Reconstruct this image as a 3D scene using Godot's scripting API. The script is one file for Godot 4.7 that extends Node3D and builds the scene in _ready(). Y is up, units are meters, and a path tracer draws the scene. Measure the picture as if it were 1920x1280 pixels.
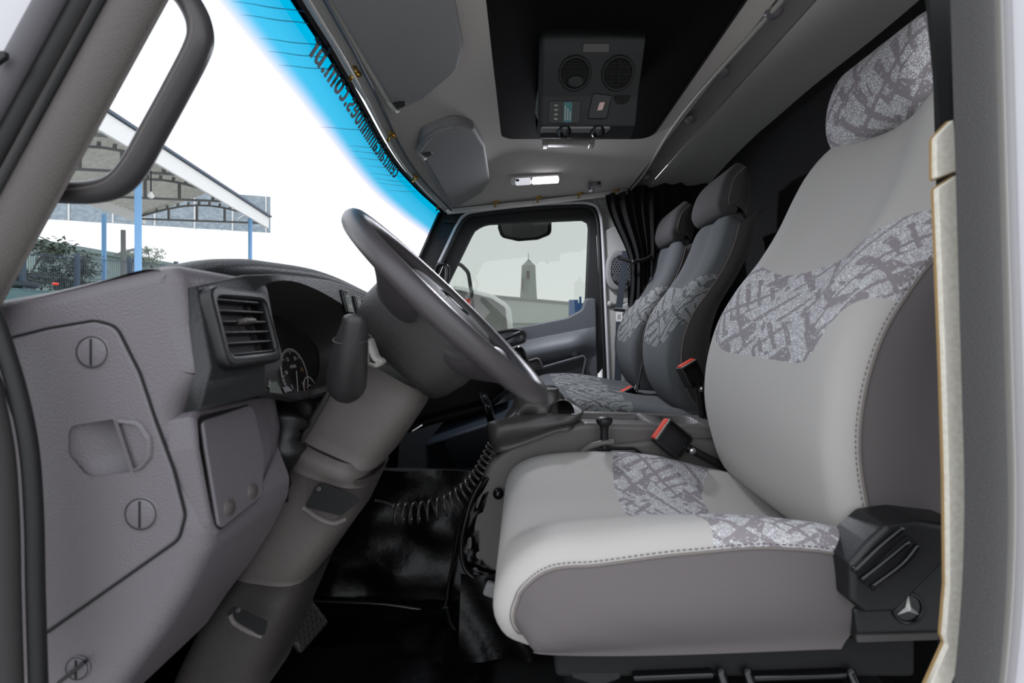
extends Node3D
# The inside of a lorry cab seen through the open driver's door. x runs to the rear of the lorry, y up from the cab floor, z towards the driver's door; metres.

var M := {}
var used := {}
var rng := RandomNumberGenerator.new()


func _ready() -> void:
	rng.seed = 7
	camera_and_light()
	materials()
	setting()
	windscreen()
	passenger_door()
	headliner_things()
	dashboard()
	steering()
	driver_seat()
	bench()
	console()
	floor_things()
	rear_things()
	driver_doorway()
	outside()


func camera_and_light() -> void:
	var c := Camera3D.new()
	c.name = "camera"
	c.position = Vector3(0, 0.7, 0)
	c.projection = Camera3D.PROJECTION_FRUSTUM
	c.near = 0.05
	c.far = 400.0
	c.size = 1280.0 / 907.0 * 0.05
	c.frustum_offset = Vector2(-20.0, -30.0) / 907.0 * 0.05
	c.current = true
	var lens := CameraAttributesPhysical.new()
	lens.frustum_focal_length = 17.0
	lens.frustum_near = 0.05
	lens.frustum_far = 400.0
	lens.exposure_aperture = 5.6
	lens.frustum_focus_distance = 1.5
	c.attributes = lens
	add_child(c)
	var e := Environment.new()
	e.background_mode = Environment.BG_SKY
	var sky := Sky.new()
	var s := ProceduralSkyMaterial.new()
	s.sky_top_color = Color(0.93, 0.95, 0.98)
	s.sky_horizon_color = Color(0.97, 0.98, 0.99)
	s.ground_horizon_color = Color(0.5, 0.5, 0.5)
	s.ground_bottom_color = Color(0.35, 0.35, 0.35)
	s.sky_energy_multiplier = 1.0
	s.sky_cover = ntex(0.006, 31, false, Color(0.42, 0.46, 0.5, 0.0), Color(0.5, 0.52, 0.55, 0.3), 512, true)
	sky.sky_material = s
	e.sky = sky
	e.background_energy_multiplier = 1.0
	e.tonemap_mode = Environment.TONE_MAPPER_LINEAR
	e.tonemap_exposure = 2.0
	e.sdfgi_enabled = true
	e.ssao_enabled = true
	e.ssil_enabled = true
	var w := WorldEnvironment.new()
	w.name = "world"
	w.environment = e
	add_child(w)


# ---------------------------------------------------------------- names and tags

func numbered(n: String) -> String:
	used[n] = used.get(n, -1) + 1
	return n if used[n] == 0 else "%s_%03d" % [n, used[n]]


func place(o: Node3D, called: String, parent: Node3D) -> void:
	if parent == null or parent == self:
		o.name = numbered(called)
		add_child(o)
		return
	var n := called
	var k := 0
	while parent.has_node(n):
		k += 1
		n = "%s_%03d" % [called, k]
	o.name = n
	parent.add_child(o)


func tag(o: Node3D, label: String, category: String, group := "") -> Node3D:
	o.set_meta("label", label)
	o.set_meta("category", category)
	if group:
		o.set_meta("group", group)
	return o


func thing(called: String, label: String, category: String, base := Vector3.ZERO, group := "") -> Node3D:
	var o := Node3D.new()
	place(o, called, null)
	o.position = base
	return tag(o, label, category, group)


func stands(o: Node3D) -> Vector3:
	var p := Vector3.ZERO
	var n: Node = o
	while n and n != self and n is Node3D:
		p += n.position
		n = n.get_parent()
	return p


# commits a shape (SurfaceTool or Mesh, in the cab's own coordinates unless «at» moves it) as one named mesh
func part(called: String, shape, m: Material, parent: Node3D = null, at := Transform3D.IDENTITY) -> MeshInstance3D:
	var o := MeshInstance3D.new()
	o.mesh = done(shape) if shape is SurfaceTool else shape
	o.material_override = m
	place(o, called, parent)
	o.transform = at
	if parent and parent != self:
		o.position -= stands(parent)
	return o


func single(called: String, shape, m: Material, label: String, category: String, group := "") -> MeshInstance3D:
	var o := part(called, shape, m)
	tag(o, label, category, group)
	return o


func struct(called: String, shape, m: Material) -> MeshInstance3D:
	var o := part(called, shape, m)
	o.set_meta("kind", "structure")
	return o


# ---------------------------------------------------------------- shapes

func new_st(soft := true) -> SurfaceTool:
	var st := SurfaceTool.new()
	st.begin(Mesh.PRIMITIVE_TRIANGLES)
	st.set_smooth_group(0 if soft else -1)
	return st


func done(st: SurfaceTool) -> ArrayMesh:
	st.generate_normals()
	return st.commit()


func tri(st: SurfaceTool, a: Vector3, b: Vector3, c: Vector3, ua := Vector2.ZERO, ub := Vector2.ZERO, uc := Vector2.ZERO) -> void:
	st.set_uv(ua)
	st.add_vertex(a)
	st.set_uv(ub)
	st.add_vertex(b)
	st.set_uv(uc)
	st.add_vertex(c)


func quad(st: SurfaceTool, a: Vector3, b: Vector3, c: Vector3, d: Vector3) -> void:
	tri(st, a, b, c)
	tri(st, a, c, d)


# f(u, v) over the unit square; uv runs in metres along the surface when «metres» is given
func grid(st: SurfaceTool, f: Callable, nu: int, nv: int, span := Vector2.ONE, flip := false) -> void:
	var p := []
	for i in nu + 1:
		var row := PackedVector3Array()
		for j in nv + 1:
			row.append(f.call(float(i) / nu, float(j) / nv))
		p.append(row)
	for i in nu:
		for j in nv:
			var a: Vector3 = p[i][j]
			var b: Vector3 = p[i + 1][j]
			var c: Vector3 = p[i + 1][j + 1]
			var d: Vector3 = p[i][j + 1]
			var u0 := Vector2(float(i) / nu, float(j) / nv) * span
			var u1 := Vector2(float(i + 1) / nu, float(j + 1) / nv) * span
			if flip:
				tri(st, a, c, b, u0, u1, Vector2(u1.x, u0.y))
				tri(st, a, d, c, u0, Vector2(u0.x, u1.y), u1)
			else:
				tri(st, a, b, c, u0, Vector2(u1.x, u0.y), u1)
				tri(st, a, c, d, u0, u1, Vector2(u0.x, u1.y))


func cap(st: SurfaceTool, ring: Array, flip := false) -> void:
	var c := Vector3.ZERO
	for q in ring:
		c += q / ring.size()
	for i in ring.size():
		var a: Vector3 = ring[i]
		var b: Vector3 = ring[(i + 1) % ring.size()]
		if flip:
			tri(st, c, b, a)
		else:
			tri(st, c, a, b)


func loft(st: SurfaceTool, rings: Array, caps := true) -> void:
	for k in rings.size() - 1:
		var a: Array = rings[k]
		var b: Array = rings[k + 1]
		var n := a.size()
		for i in n:
			quad(st, a[i], b[i], b[(i + 1) % n], a[(i + 1) % n])
	if caps:
		cap(st, rings[0], true)
		cap(st, rings[-1])


func smooth(pts: Array, steps: int, closed := false) -> Array:
	var out := []
	var n := pts.size()
	for i in (n if closed else n - 1):
		var a = pts[(i - 1 + n) % n] if closed else pts[maxi(i - 1, 0)]
		var b = pts[i]
		var c = pts[(i + 1) % n]
		var d = pts[(i + 2) % n] if closed else pts[mini(i + 2, n - 1)]
		for k in steps:
			out.append(b.cubic_interpolate(c, a, d, float(k) / steps))
	if not closed:
		out.append(pts[n - 1])
	return out


# a point at t in 0..1 on the smooth curve through pts
func along(pts: Array, t: float):
	var n := pts.size() - 1
	var s := clampf(t, 0.0, 1.0) * n
	var i := mini(int(s), n - 1)
	return pts[i].cubic_interpolate(pts[i + 1], pts[maxi(i - 1, 0)], pts[mini(i + 2, n)], s - i)


# straight interpolation in a table of (x, value)
func table(keys: Array, x: float) -> float:
	if x <= keys[0].x:
		return keys[0].y
	for i in keys.size() - 1:
		if x <= keys[i + 1].x:
			var t: float = (x - keys[i].x) / (keys[i + 1].x - keys[i].x)
			var y0: float = keys[maxi(i - 1, 0)].y
			var y3: float = keys[mini(i + 2, keys.size() - 1)].y
			return cubic_interpolate(keys[i].y, keys[i + 1].y, y0, y3, t)
	return keys[-1].y


func tube(st: SurfaceTool, pts: Array, r, sides := 10, caps := true, closed := false, flat := Vector2.ONE) -> void:
	var n := pts.size()
	var rings := []
	var up := Vector3.UP
	var t0: Vector3 = (pts[1] - pts[0]).normalized()
	if absf(t0.dot(up)) > 0.9:
		up = Vector3.RIGHT
	var side := t0.cross(up).normalized()
	for i in n:
		var t: Vector3
		if closed:
			t = (pts[(i + 1) % n] - pts[(i - 1 + n) % n]).normalized()
		else:
			t = (pts[mini(i + 1, n - 1)] - pts[maxi(i - 1, 0)]).normalized()
		side = (side - t * side.dot(t)).normalized()
		var nrm := t.cross(side)
		var rad: float = r[i] if r is Array else r
		var ring := []
		for k in sides:
			var a := TAU * k / sides
			ring.append(pts[i] + side * cos(a) * rad * flat.x + nrm * sin(a) * rad * flat.y)
		rings.append(ring)
	if closed:
		rings.append(rings[0])
	loft(st, rings, caps and not closed)


# profile of (radius, height) turned about the y axis of xf
func lathe(st: SurfaceTool, profile: Array, xf := Transform3D.IDENTITY, sides := 24) -> void:
	for k in profile.size() - 1:
		for i in sides:
			var a := TAU * i / sides
			var b := TAU * (i + 1) / sides
			var p: Vector2 = profile[k]
			var q: Vector2 = profile[k + 1]
			var pa := xf * Vector3(cos(a) * p.x, p.y, sin(a) * p.x)
			var pb := xf * Vector3(cos(b) * p.x, p.y, sin(b) * p.x)
			var qa := xf * Vector3(cos(a) * q.x, q.y, sin(a) * q.x)
			var qb := xf * Vector3(cos(b) * q.x, q.y, sin(b) * q.x)
			if p.x > 1e-5:
				tri(st, pa, pb, qb)
			if q.x > 1e-5:
				tri(st, pa, qb, qa)


# a box with rounded edges
func rbox(st: SurfaceTool, size: Vector3, r: float, xf := Transform3D.IDENTITY, seg := 3) -> void:
	var h := size / 2.0
	r = minf(r, minf(h.x, minf(h.y, h.z)) * 0.98)
	var steps := []
	for k in seg + 1:
		steps.append(-1.0 + float(k) / seg)
	for k in seg + 1:
		steps.append(float(k) / seg)
	for ax in 3:
		for s in [-1.0, 1.0]:
			var pts := []
			for i in steps.size():
				var row := []
				for j in steps.size():
					var inner := Vector3.ZERO
					var dir := Vector3.ZERO
					var a1 := (ax + 1) % 3
					var a2 := (ax + 2) % 3
					inner[ax] = s * (h[ax] - r)
					inner[a1] = (-1.0 if i <= seg else 1.0) * (h[a1] - r)
					inner[a2] = (-1.0 if j <= seg else 1.0) * (h[a2] - r)
					dir[ax] = s
					dir[a1] = tan(steps[i] * PI / 4)
					dir[a2] = tan(steps[j] * PI / 4)
					if i == seg or i == seg + 1:
						dir[a1] = 0.0
					if j == seg or j == seg + 1:
						dir[a2] = 0.0
					row.append(xf * (inner + dir.normalized() * r))
				pts.append(row)
			for i in steps.size() - 1:
				for j in steps.size() - 1:
					if s > 0:
						quad(st, pts[i][j], pts[i][j + 1], pts[i + 1][j + 1], pts[i + 1][j])
					else:
						quad(st, pts[i][j], pts[i + 1][j], pts[i + 1][j + 1], pts[i][j + 1])


func area2(p: Array) -> float:
	var s := 0.0
	for i in p.size():
		s += p[i].cross(p[(i + 1) % p.size()])
	return s / 2.0


func inset(p: Array, d: float) -> Array:
	var out := []
	var n := p.size()
	for i in n:
		var e0: Vector2 = (p[i] - p[(i - 1 + n) % n]).normalized()
		var e1: Vector2 = (p[(i + 1) % n] - p[i]).normalized()
		var n0 := Vector2(-e0.y, e0.x)
		var n1 := Vector2(-e1.y, e1.x)
		var m := n0 + n1
		if m.length() < 0.1:
			m = n0
		m = m.normalized()
		out.append(p[i] + m * d / maxf(0.5, m.dot(n0)))
	return out


# corners of a polygon rounded with radius r (a number, or one for each corner)
func fillet(p: Array, r, seg := 5) -> Array:
	var out := []
	var n := p.size()
	for i in n:
		var b: Vector2 = p[i]
		var va: Vector2 = p[(i - 1 + n) % n] - b
		var vc: Vector2 = p[(i + 1) % n] - b
		var want: float = r[i] if r is Array else r
		var half := absf(va.angle_to(vc)) / 2.0
		if want <= 0.0 or half > PI / 2 - 0.03:
			out.append(b)
			continue
		var cut := minf(want / tan(half), minf(va.length(), vc.length()) * 0.49)
		var s := b + va.normalized() * cut
		var e := b + vc.normalized() * cut
		for k in seg + 1:
			var t := float(k) / seg
			out.append(s.lerp(b, t).lerp(b.lerp(e, t), t))
	return out


func flat_face(st: SurfaceTool, p: Array, z: float, xf: Transform3D, up: bool) -> void:
	var idx := Geometry2D.triangulate_polygon(PackedVector2Array(p))
	for k in range(0, idx.size(), 3):
		var a: Vector2 = p[idx[k]]
		var b: Vector2 = p[idx[k + 1]]
		var c: Vector2 = p[idx[k + 2]]
		if ((b - a).cross(c - a) > 0.0) == up:
			tri(st, xf * Vector3(a.x, a.y, z), xf * Vector3(c.x, c.y, z), xf * Vector3(b.x, b.y, z), a, c, b)
		else:
			tri(st, xf * Vector3(a.x, a.y, z), xf * Vector3(b.x, b.y, z), xf * Vector3(c.x, c.y, z), a, b, c)


# a flat face with a hole in it, cut in two through the hole
func holed_face(st: SurfaceTool, p: Array, hole: Array, z: float, xf: Transform3D) -> void:
	var mid := Vector2.ZERO
	for q in hole:
		mid += q / hole.size()
	for s in [-1.0, 1.0]:
		var half := PackedVector2Array([mid + Vector2(0, -5), mid + Vector2(5 * s, -5), mid + Vector2(5 * s, 5), mid + Vector2(0, 5)])
		for piece in Geometry2D.intersect_polygons(PackedVector2Array(p), half):
			for left in Geometry2D.clip_polygons(piece, PackedVector2Array(hole)):
				flat_face(st, Array(left), z, xf, true)


# an outline in the xy plane of xf raised to «depth» along z, its front edge rounded
func slab(st: SurfaceTool, outline: Array, depth: float, bevel: float, xf := Transform3D.IDENTITY, seg := 4, back := true, hole := []) -> void:
	var p := outline.duplicate()
	if area2(p) < 0.0:
		p.reverse()
	var rings := [[p, 0.0]]
	if bevel <= 0.0:
		rings.append([p, depth])
	else:
		for k in seg + 1:
			var a := PI / 2 * k / seg
			rings.append([inset(p, bevel * (1.0 - cos(a))) if k else p, depth - bevel + bevel * sin(a)])
	var n := p.size()
	for k in rings.size() - 1:
		st.set_smooth_group(0 if bevel > 0.0 else -1)
		for i in n:
			var j := (i + 1) % n
			var a: Vector2 = rings[k][0][i]
			var b: Vector2 = rings[k][0][j]
			var c: Vector2 = rings[k + 1][0][j]
			var d: Vector2 = rings[k + 1][0][i]
			quad(st, xf * Vector3(a.x, a.y, rings[k][1]), xf * Vector3(d.x, d.y, rings[k + 1][1]), xf * Vector3(c.x, c.y, rings[k + 1][1]), xf * Vector3(b.x, b.y, rings[k][1]))
	st.set_smooth_group(-1)
	if hole.size():
		holed_face(st, rings[-1][0], hole, depth, xf)
	else:
		flat_face(st, rings[-1][0], depth, xf, true)
	if back:
		flat_face(st, p, 0.0, xf, false)
	st.set_smooth_group(0)


func resample(p: Array, n: int) -> Array:
	var total := 0.0
	for i in p.size():
		total += p[i].distance_to(p[(i + 1) % p.size()])
	var out := []
	var i := 0
	var gone := 0.0
	for k in n:
		var want := total * k / n
		while gone + p[i].distance_to(p[(i + 1) % p.size()]) < want and i < p.size() - 1:
			gone += p[i].distance_to(p[(i + 1) % p.size()])
			i += 1
		var seg: float = p[i].distance_to(p[(i + 1) % p.size()])
		out.append(p[i].lerp(p[(i + 1) % p.size()], (want - gone) / maxf(seg, 1e-6)))
	return out


# a band between two outlines with equally many points, raised to «depth»; a rounded crest when soft
func band(st: SurfaceTool, outer: Array, inner: Array, depth: float, xf := Transform3D.IDENTITY, bevel := 0.003) -> void:
	var n := outer.size()
	var steps := [[0.0, 0.0], [0.0, depth - bevel], [0.3 * bevel, depth - 0.3 * bevel], [bevel, depth], [-bevel, depth], [-0.3 * bevel, depth - 0.3 * bevel], [0.0, depth - bevel], [0.0, 0.0]]
	var rings := []
	for k in steps.size():
		var ring := []
		for i in n:
			var o: Vector2 = outer[i]
			var q: Vector2 = inner[i]
			var dir := (q - o).normalized()
			var at: Vector2 = (o if k < 4 else q) + dir * steps[k][0]
			ring.append(xf * Vector3(at.x, at.y, steps[k][1]))
		rings.append(ring)
	for k in rings.size() - 1:
		st.set_smooth_group(k)
		for i in n:
			var j := (i + 1) % n
			quad(st, rings[k][i], rings[k + 1][i], rings[k + 1][j], rings[k][j])
	st.set_smooth_group(0)


func oval(c: Vector2, rx: float, ry: float, n := 28, power := 1.0) -> Array:
	var out := []
	for k in n:
		var a := TAU * k / n
		out.append(c + Vector2(signf(cos(a)) * pow(absf(cos(a)), power) * rx, signf(sin(a)) * pow(absf(sin(a)), power) * ry))
	return out


func rect(x0: float, y0: float, x1: float, y1: float) -> Array:
	return [Vector2(x0, y0), Vector2(x1, y0), Vector2(x1, y1), Vector2(x0, y1)]


# frames for slabs: facing the driver's door (+z), facing the rear (+x, outline in depth and height), facing down (outline in x and -depth), facing up
func face_door(d: float) -> Transform3D:
	return Transform3D(Basis.IDENTITY, Vector3(0, 0, -d))


func face_rear(x: float) -> Transform3D:
	return Transform3D(Basis(Vector3(0, 0, -1), Vector3(0, 1, 0), Vector3(1, 0, 0)), Vector3(x, 0, 0))


func face_down(y: float) -> Transform3D:
	return Transform3D(Basis(Vector3(1, 0, 0), Vector3(0, 0, 1), Vector3(0, -1, 0)), Vector3(0, y, 0))


func face_up(y: float) -> Transform3D:
	return Transform3D(Basis(Vector3(1, 0, 0), Vector3(0, 0, -1), Vector3(0, 1, 0)), Vector3(0, y, 0))


# a frame whose z looks along n and whose y is as near to «up» as can be
func looking(at: Vector3, n: Vector3, up := Vector3.UP) -> Transform3D:
	var z := n.normalized()
	var x := up.cross(z).normalized()
	return Transform3D(Basis(x, z.cross(x), z), at)


# a frame whose y runs along n (for lathes)
func standing(at: Vector3, n: Vector3) -> Transform3D:
	var y := n.normalized()
	var x := y.cross(Vector3(0.31, 0.2, 0.93)).normalized()
	return Transform3D(Basis(x, y, x.cross(y)), at)


func bar(st: SurfaceTool, a: Vector3, b: Vector3, w: float, h: float, r := 0.002, up := Vector3.UP) -> void:
	var z := (b - a).normalized()
	if absf(z.dot(up)) > 0.95:
		up = Vector3.RIGHT
	var x := up.cross(z).normalized()
	rbox(st, Vector3(w, h, a.distance_to(b)), r, Transform3D(Basis(x, z.cross(x), z), (a + b) / 2.0), 2)


func lettering(text: String, size: float, depth := 0.001, face := "Droid Sans", bold := false) -> TextMesh:
	var t := TextMesh.new()
	var f := SystemFont.new()
	f.font_names = PackedStringArray([face])
	f.font_weight = 700 if bold else 400
	t.font = f
	t.text = text
	t.font_size = 32
	t.pixel_size = size / 32.0
	t.depth = depth
	return t


# ---------------------------------------------------------------- surfaces

func ntex(freq: float, sd: int, as_normal: bool, c0 := Color.BLACK, c1 := Color.WHITE, size := 512, fractal := false, kind := FastNoiseLite.TYPE_SIMPLEX_SMOOTH) -> NoiseTexture2D:
	var n := FastNoiseLite.new()
	n.noise_type = kind
	n.frequency = freq
	n.seed = sd
	n.fractal_type = FastNoiseLite.FRACTAL_FBM if fractal else FastNoiseLite.FRACTAL_NONE
	var t := NoiseTexture2D.new()
	t.width = size
	t.height = size
	t.seamless = true
	t.noise = n
	if as_normal:
		t.as_normal_map = true
		t.bump_strength = 4.0
	else:
		var g := Gradient.new()
		g.set_color(0, c0)
		g.set_color(1, c1)
		t.color_ramp = g
	return t


func mat(c: Color, rough: float, called := "", metal := 0.0) -> StandardMaterial3D:
	var m := StandardMaterial3D.new()
	m.resource_name = called
	m.albedo_color = c
	m.roughness = rough
	m.metallic = metal
	m.cull_mode = BaseMaterial3D.CULL_DISABLED
	return m


func rgb(r: float, g: float, b: float) -> Color:
	return Color(r / 255.0, g / 255.0, b / 255.0)


func grained(m: StandardMaterial3D, t: Texture2D, scale: float, strength: float) -> StandardMaterial3D:
	m.normal_enabled = true
	m.normal_texture = t
	m.normal_scale = strength
	m.uv1_triplanar = true
	m.uv1_world_triplanar = true
	m.uv1_scale = Vector3.ONE * scale
	return m


func mottled(m: StandardMaterial3D, t: Texture2D, scale: float) -> StandardMaterial3D:
	m.albedo_texture = t
	m.uv1_triplanar = true
	m.uv1_world_triplanar = true
	m.uv1_scale = Vector3.ONE * scale
	return m


# woven print of broken tyre-tread blocks filled with fine light squiggles
func tread_print(ground: Color, thread: Color, sd: int) -> ImageTexture:
	var size := 768
	var worm := FastNoiseLite.new()
	worm.noise_type = FastNoiseLite.TYPE_SIMPLEX_SMOOTH
	worm.frequency = 0.085
	worm.seed = sd
	worm.fractal_type = FastNoiseLite.FRACTAL_NONE
	var edge := FastNoiseLite.new()
	edge.frequency = 0.02
	edge.seed = sd + 1
	edge.fractal_type = FastNoiseLite.FRACTAL_NONE
	var patch := FastNoiseLite.new()
	patch.noise_type = FastNoiseLite.TYPE_CELLULAR
	patch.cellular_return_type = FastNoiseLite.RETURN_CELL_VALUE
	patch.frequency = 0.0062
	patch.seed = sd + 2
	patch.fractal_type = FastNoiseLite.FRACTAL_NONE
	var dots := FastNoiseLite.new()
	dots.frequency = 0.05
	dots.seed = sd + 3
	dots.fractal_type = FastNoiseLite.FRACTAL_NONE
	var data := PackedByteArray()
	data.resize(size * size * 3)
	for y in size:
		for x in size:
			var wob := edge.get_noise_2d(x, y) * 3.0
			# patches of slanting tread bars, each patch with its own lean and spacing
			var pick := int((patch.get_noise_2d(x, y) + 1.0) * 500.0)
			var lean := 0.72 if pick % 2 == 0 else -0.95
			var space := 74.0 + (pick % 4) * 22.0
			var s := fposmod(x * 0.8 + y * lean + wob + (pick % 7) * 13.0, space)
			var t := fposmod(y * 0.8 - x * lean + wob, space * 2.2)
			var plain := s < 24.0 + (pick % 3) * 7.0 or (t < 26.0 and pick % 3 != 0) or (pick % 5 == 0 and s > space * 0.45 and t > space)
			var n := absf(worm.get_noise_2d(x, y))
			var v := 0.0
			if not plain:
				v = 1.0 - smoothstep(0.20, 0.34, n)
			elif dots.get_noise_2d(x, y) > 0.62:
				v = 0.5
			var c := ground.lerp(thread, v)
			var at := (y * size + x) * 3
			data[at] = int(c.r * 255)
			data[at + 1] = int(c.g * 255)
			data[at + 2] = int(c.b * 255)
	return ImageTexture.create_from_image(Image.create_from_data(size, size, false, Image.FORMAT_RGB8, data))


func ribs(period: int, lo: float, hi: float) -> ImageTexture:
	var im := Image.create(256, 64, false, Image.FORMAT_RGB8)
	for x in 256:
		var v := lo + (hi - lo) * (0.5 + 0.5 * sin(TAU * x / period))
		im.fill_rect(Rect2i(x, 0, 1, 64), Color(v, v, v))
	return ImageTexture.create_from_image(im)


func materials() -> void:
	var grain := ntex(0.09, 3, true)
	var fine := ntex(0.2, 4, true)
	var felt := ntex(0.28, 5, true, Color.BLACK, Color.WHITE, 512, true)
	var weave := ntex(0.3, 6, true, Color.BLACK, Color.WHITE, 512, false, FastNoiseLite.TYPE_CELLULAR)
	var creases := ntex(0.012, 9, true, Color.BLACK, Color.WHITE, 512, true)
	M.dash = grained(mat(rgb(101, 96, 100), 0.42, "dash_plastic"), grain, 7.0, 0.35)
	M.dash_dark = grained(mat(rgb(34, 34, 36), 0.5, "dark_dash_plastic"), grain, 7.0, 0.35)
	M.hub = grained(mat(rgb(46, 43, 43), 0.48, "hub_plastic"), fine, 6.0, 0.4)
	M.column = grained(mat(rgb(90, 84, 82), 0.48, "column_plastic"), fine, 6.0, 0.4)
	M.wheel = grained(mat(rgb(72, 68, 70), 0.34, "wheel_foam"), fine, 9.0, 0.25)
	M.black = grained(mat(rgb(24, 24, 25), 0.42, "black_plastic"), fine, 8.0, 0.2)
	M.handle = grained(mat(rgb(62, 59, 60), 0.36, "handle_plastic"), fine, 8.0, 0.15)
	M.stalk = grained(mat(rgb(44, 42, 43), 0.4, "stalk_plastic"), fine, 8.0, 0.15)
	M.foot = grained(mat(rgb(60, 56, 55), 0.5, "foot_shroud_plastic"), fine, 6.0, 0.4)
	M.gloss = mat(rgb(16, 16, 18), 0.18, "gloss_black")
	M.dull = mat(rgb(14, 14, 15), 0.85, "dull_black")
	M.console = grained(mat(rgb(100, 96, 94), 0.42, "console_plastic"), fine, 8.0, 0.3)
	M.leather = mat(rgb(64, 61, 60), 0.34, "black_leather")
	M.chrome = mat(rgb(200, 200, 200), 0.2, "bright_metal", 1.0)
	M.alu = mat(rgb(222, 219, 216), 0.35, "aluminium", 0.35)
	M.brass = mat(rgb(190, 150, 70), 0.3, "brass", 1.0)
	M.fabric = grained(mat(rgb(180, 176, 172), 0.9, "grey_seat_fabric"), weave, 5.0, 0.12)
	M.fabric_side = grained(mat(rgb(99, 93, 94), 0.85, "grey_side_fabric"), weave, 5.0, 0.1)
	M.thread = mat(rgb(122, 114, 110), 0.9, "thread")
	M.print = mat(Color.WHITE, 0.85, "printed_fabric")
	M.print.albedo_texture = tread_print(rgb(140, 133, 137), rgb(236, 238, 240), 11)
	M.print.uv1_scale = Vector3(4.2, 4.2, 1)
	M.cloth = mottled(grained(mat(Color.WHITE, 0.95, "blue_grey_seat_cloth"), weave, 6.0, 0.25), ntex(0.35, 14, false, rgb(58, 60, 62), rgb(104, 106, 108)), 6.0)
	M.cloth_print = mat(Color.WHITE, 0.95, "printed_seat_cloth")
	M.cloth_print.albedo_texture = tread_print(rgb(66, 67, 68), rgb(168, 170, 169), 23)
	M.cloth_print.uv1_scale = Vector3(4.6, 4.6, 1)
	M.cloth_dark = mottled(mat(Color.WHITE, 0.95, "speckled_black_cloth"), ntex(0.16, 15, false, rgb(48, 45, 44), rgb(84, 79, 77)), 6.0)
	M.cloth_head = grained(mat(rgb(70, 67, 68), 0.95, "headrest_cloth"), weave, 6.0, 0.25)
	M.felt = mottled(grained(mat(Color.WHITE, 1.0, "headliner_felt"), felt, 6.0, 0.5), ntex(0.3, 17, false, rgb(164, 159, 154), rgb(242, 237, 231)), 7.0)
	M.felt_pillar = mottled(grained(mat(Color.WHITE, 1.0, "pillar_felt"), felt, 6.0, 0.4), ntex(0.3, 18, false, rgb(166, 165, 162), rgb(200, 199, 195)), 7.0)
	M.felt_step_shade = mottled(grained(mat(Color.WHITE, 1.0, "felt_painted_shade"), felt, 6.0, 0.5), ntex(0.3, 19, false, rgb(120, 118, 116), rgb(156, 154, 150)), 7.0)  # darker copy of the felt; the shadow of the step is in its colour
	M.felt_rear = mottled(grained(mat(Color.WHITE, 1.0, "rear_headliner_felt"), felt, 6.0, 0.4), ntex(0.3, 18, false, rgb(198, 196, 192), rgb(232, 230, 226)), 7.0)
	M.visor = grained(mat(rgb(142, 141, 142), 0.7, "visor_vinyl"), fine, 7.0, 0.3)
	M.hatch = grained(mat(rgb(11, 11, 12), 0.9, "hatch_trim"), fine, 7.0, 0.3)
	M.hatch.metallic_specular = 0.25
	M.unit = grained(mat(rgb(21, 22, 23), 0.5, "cooler_plastic"), fine, 7.0, 0.25)
	M.curtain = mottled(mat(Color.WHITE, 0.95, "black_curtain"), ntex(0.2, 20, false, rgb(8, 8, 9), rgb(18, 18, 19)), 8.0)
	M.ribbed = mat(rgb(24, 24, 26), 0.95, "ribbed_black_fabric")
	M.ribbed.albedo_texture = ribs(8, 0.55, 1.0)
	M.ribbed.uv1_triplanar = true
	M.ribbed.uv1_scale = Vector3(4.0, 4.0, 4.0)
	M.vinyl = grained(mat(rgb(8, 8, 9), 0.24, "black_vinyl"), creases, 3.0, 0.35)
	M.vinyl.metallic_specular = 0.32
	M.piping = mat(rgb(20, 20, 21), 0.3, "mat_piping")
	M.door = grained(mat(rgb(82, 85, 89), 0.5, "door_plastic"), grain, 6.0, 0.25)
	M.door_dark = mat(rgb(30, 31, 33), 0.7, "door_pocket")
	M.rubber = mat(rgb(20, 20, 21), 0.6, "rubber_seal")
	M.paint = mat(rgb(206, 204, 208), 0.3, "white_paint")
	M.seal = mottled(grained(mat(Color.WHITE, 0.8, "woven_seal"), weave, 8.0, 0.4), ntex(0.25, 21, false, rgb(58, 57, 57), rgb(92, 90, 89)), 6.0)
	M.cream = mottled(mat(Color.WHITE, 0.8, "cream_trim"), ntex(0.06, 22, false, rgb(226, 219, 202), rgb(254, 250, 238), 512, true), 4.0)
	M.cream_edge = mat(rgb(168, 138, 92), 0.8, "yellowed_edge")
	M.red = mat(rgb(226, 62, 40), 0.35, "red_button")
	M.white = mat(rgb(232, 232, 230), 0.4, "white_plastic")
	M.pale = mat(rgb(170, 168, 162), 0.5, "pale_plastic")
	M.cable = mat(rgb(62, 56, 55), 0.28, "cable_sheath")
	M.dim = mat(rgb(240, 240, 240), 0.4, "dim_lens")
	M.dim.emission_enabled = true
	M.dim.emission = rgb(240, 240, 250)
	M.dim.emission_energy_multiplier = 0.3
	M.lit = mat(rgb(250, 250, 255), 0.4, "lit_lens")
	M.lit.emission_enabled = true
	M.lit.emission = rgb(245, 246, 255)
	M.lit.emission_energy_multiplier = 1.6


# ---------------------------------------------------------------- the shell of the cab

const HEADER := [Vector2(0.40, -0.303), Vector2(0.67, -0.314), Vector2(0.85, -0.322), Vector2(1.3, -0.352), Vector2(1.6, -0.345), Vector2(1.94, -0.318)]


func ceiling_at(x: float, d: float) -> float:
	var y := table([Vector2(-0.34, 0.455), Vector2(-0.25, 0.478), Vector2(-0.15, 0.508), Vector2(-0.07, 0.53), Vector2(0.0, 0.54), Vector2(0.45, 0.54)], x)
	var edge := 0.464 + 0.107 * (x + 0.277)
	var t := clampf((d - 1.48) / 0.47, 0.0, 1.0)
	var s := clampf((0.6 - d) / 0.2, 0.0, 1.0)
	return 0.7 + lerpf(y, minf(y, edge), maxf(t * t, s * s))


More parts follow.
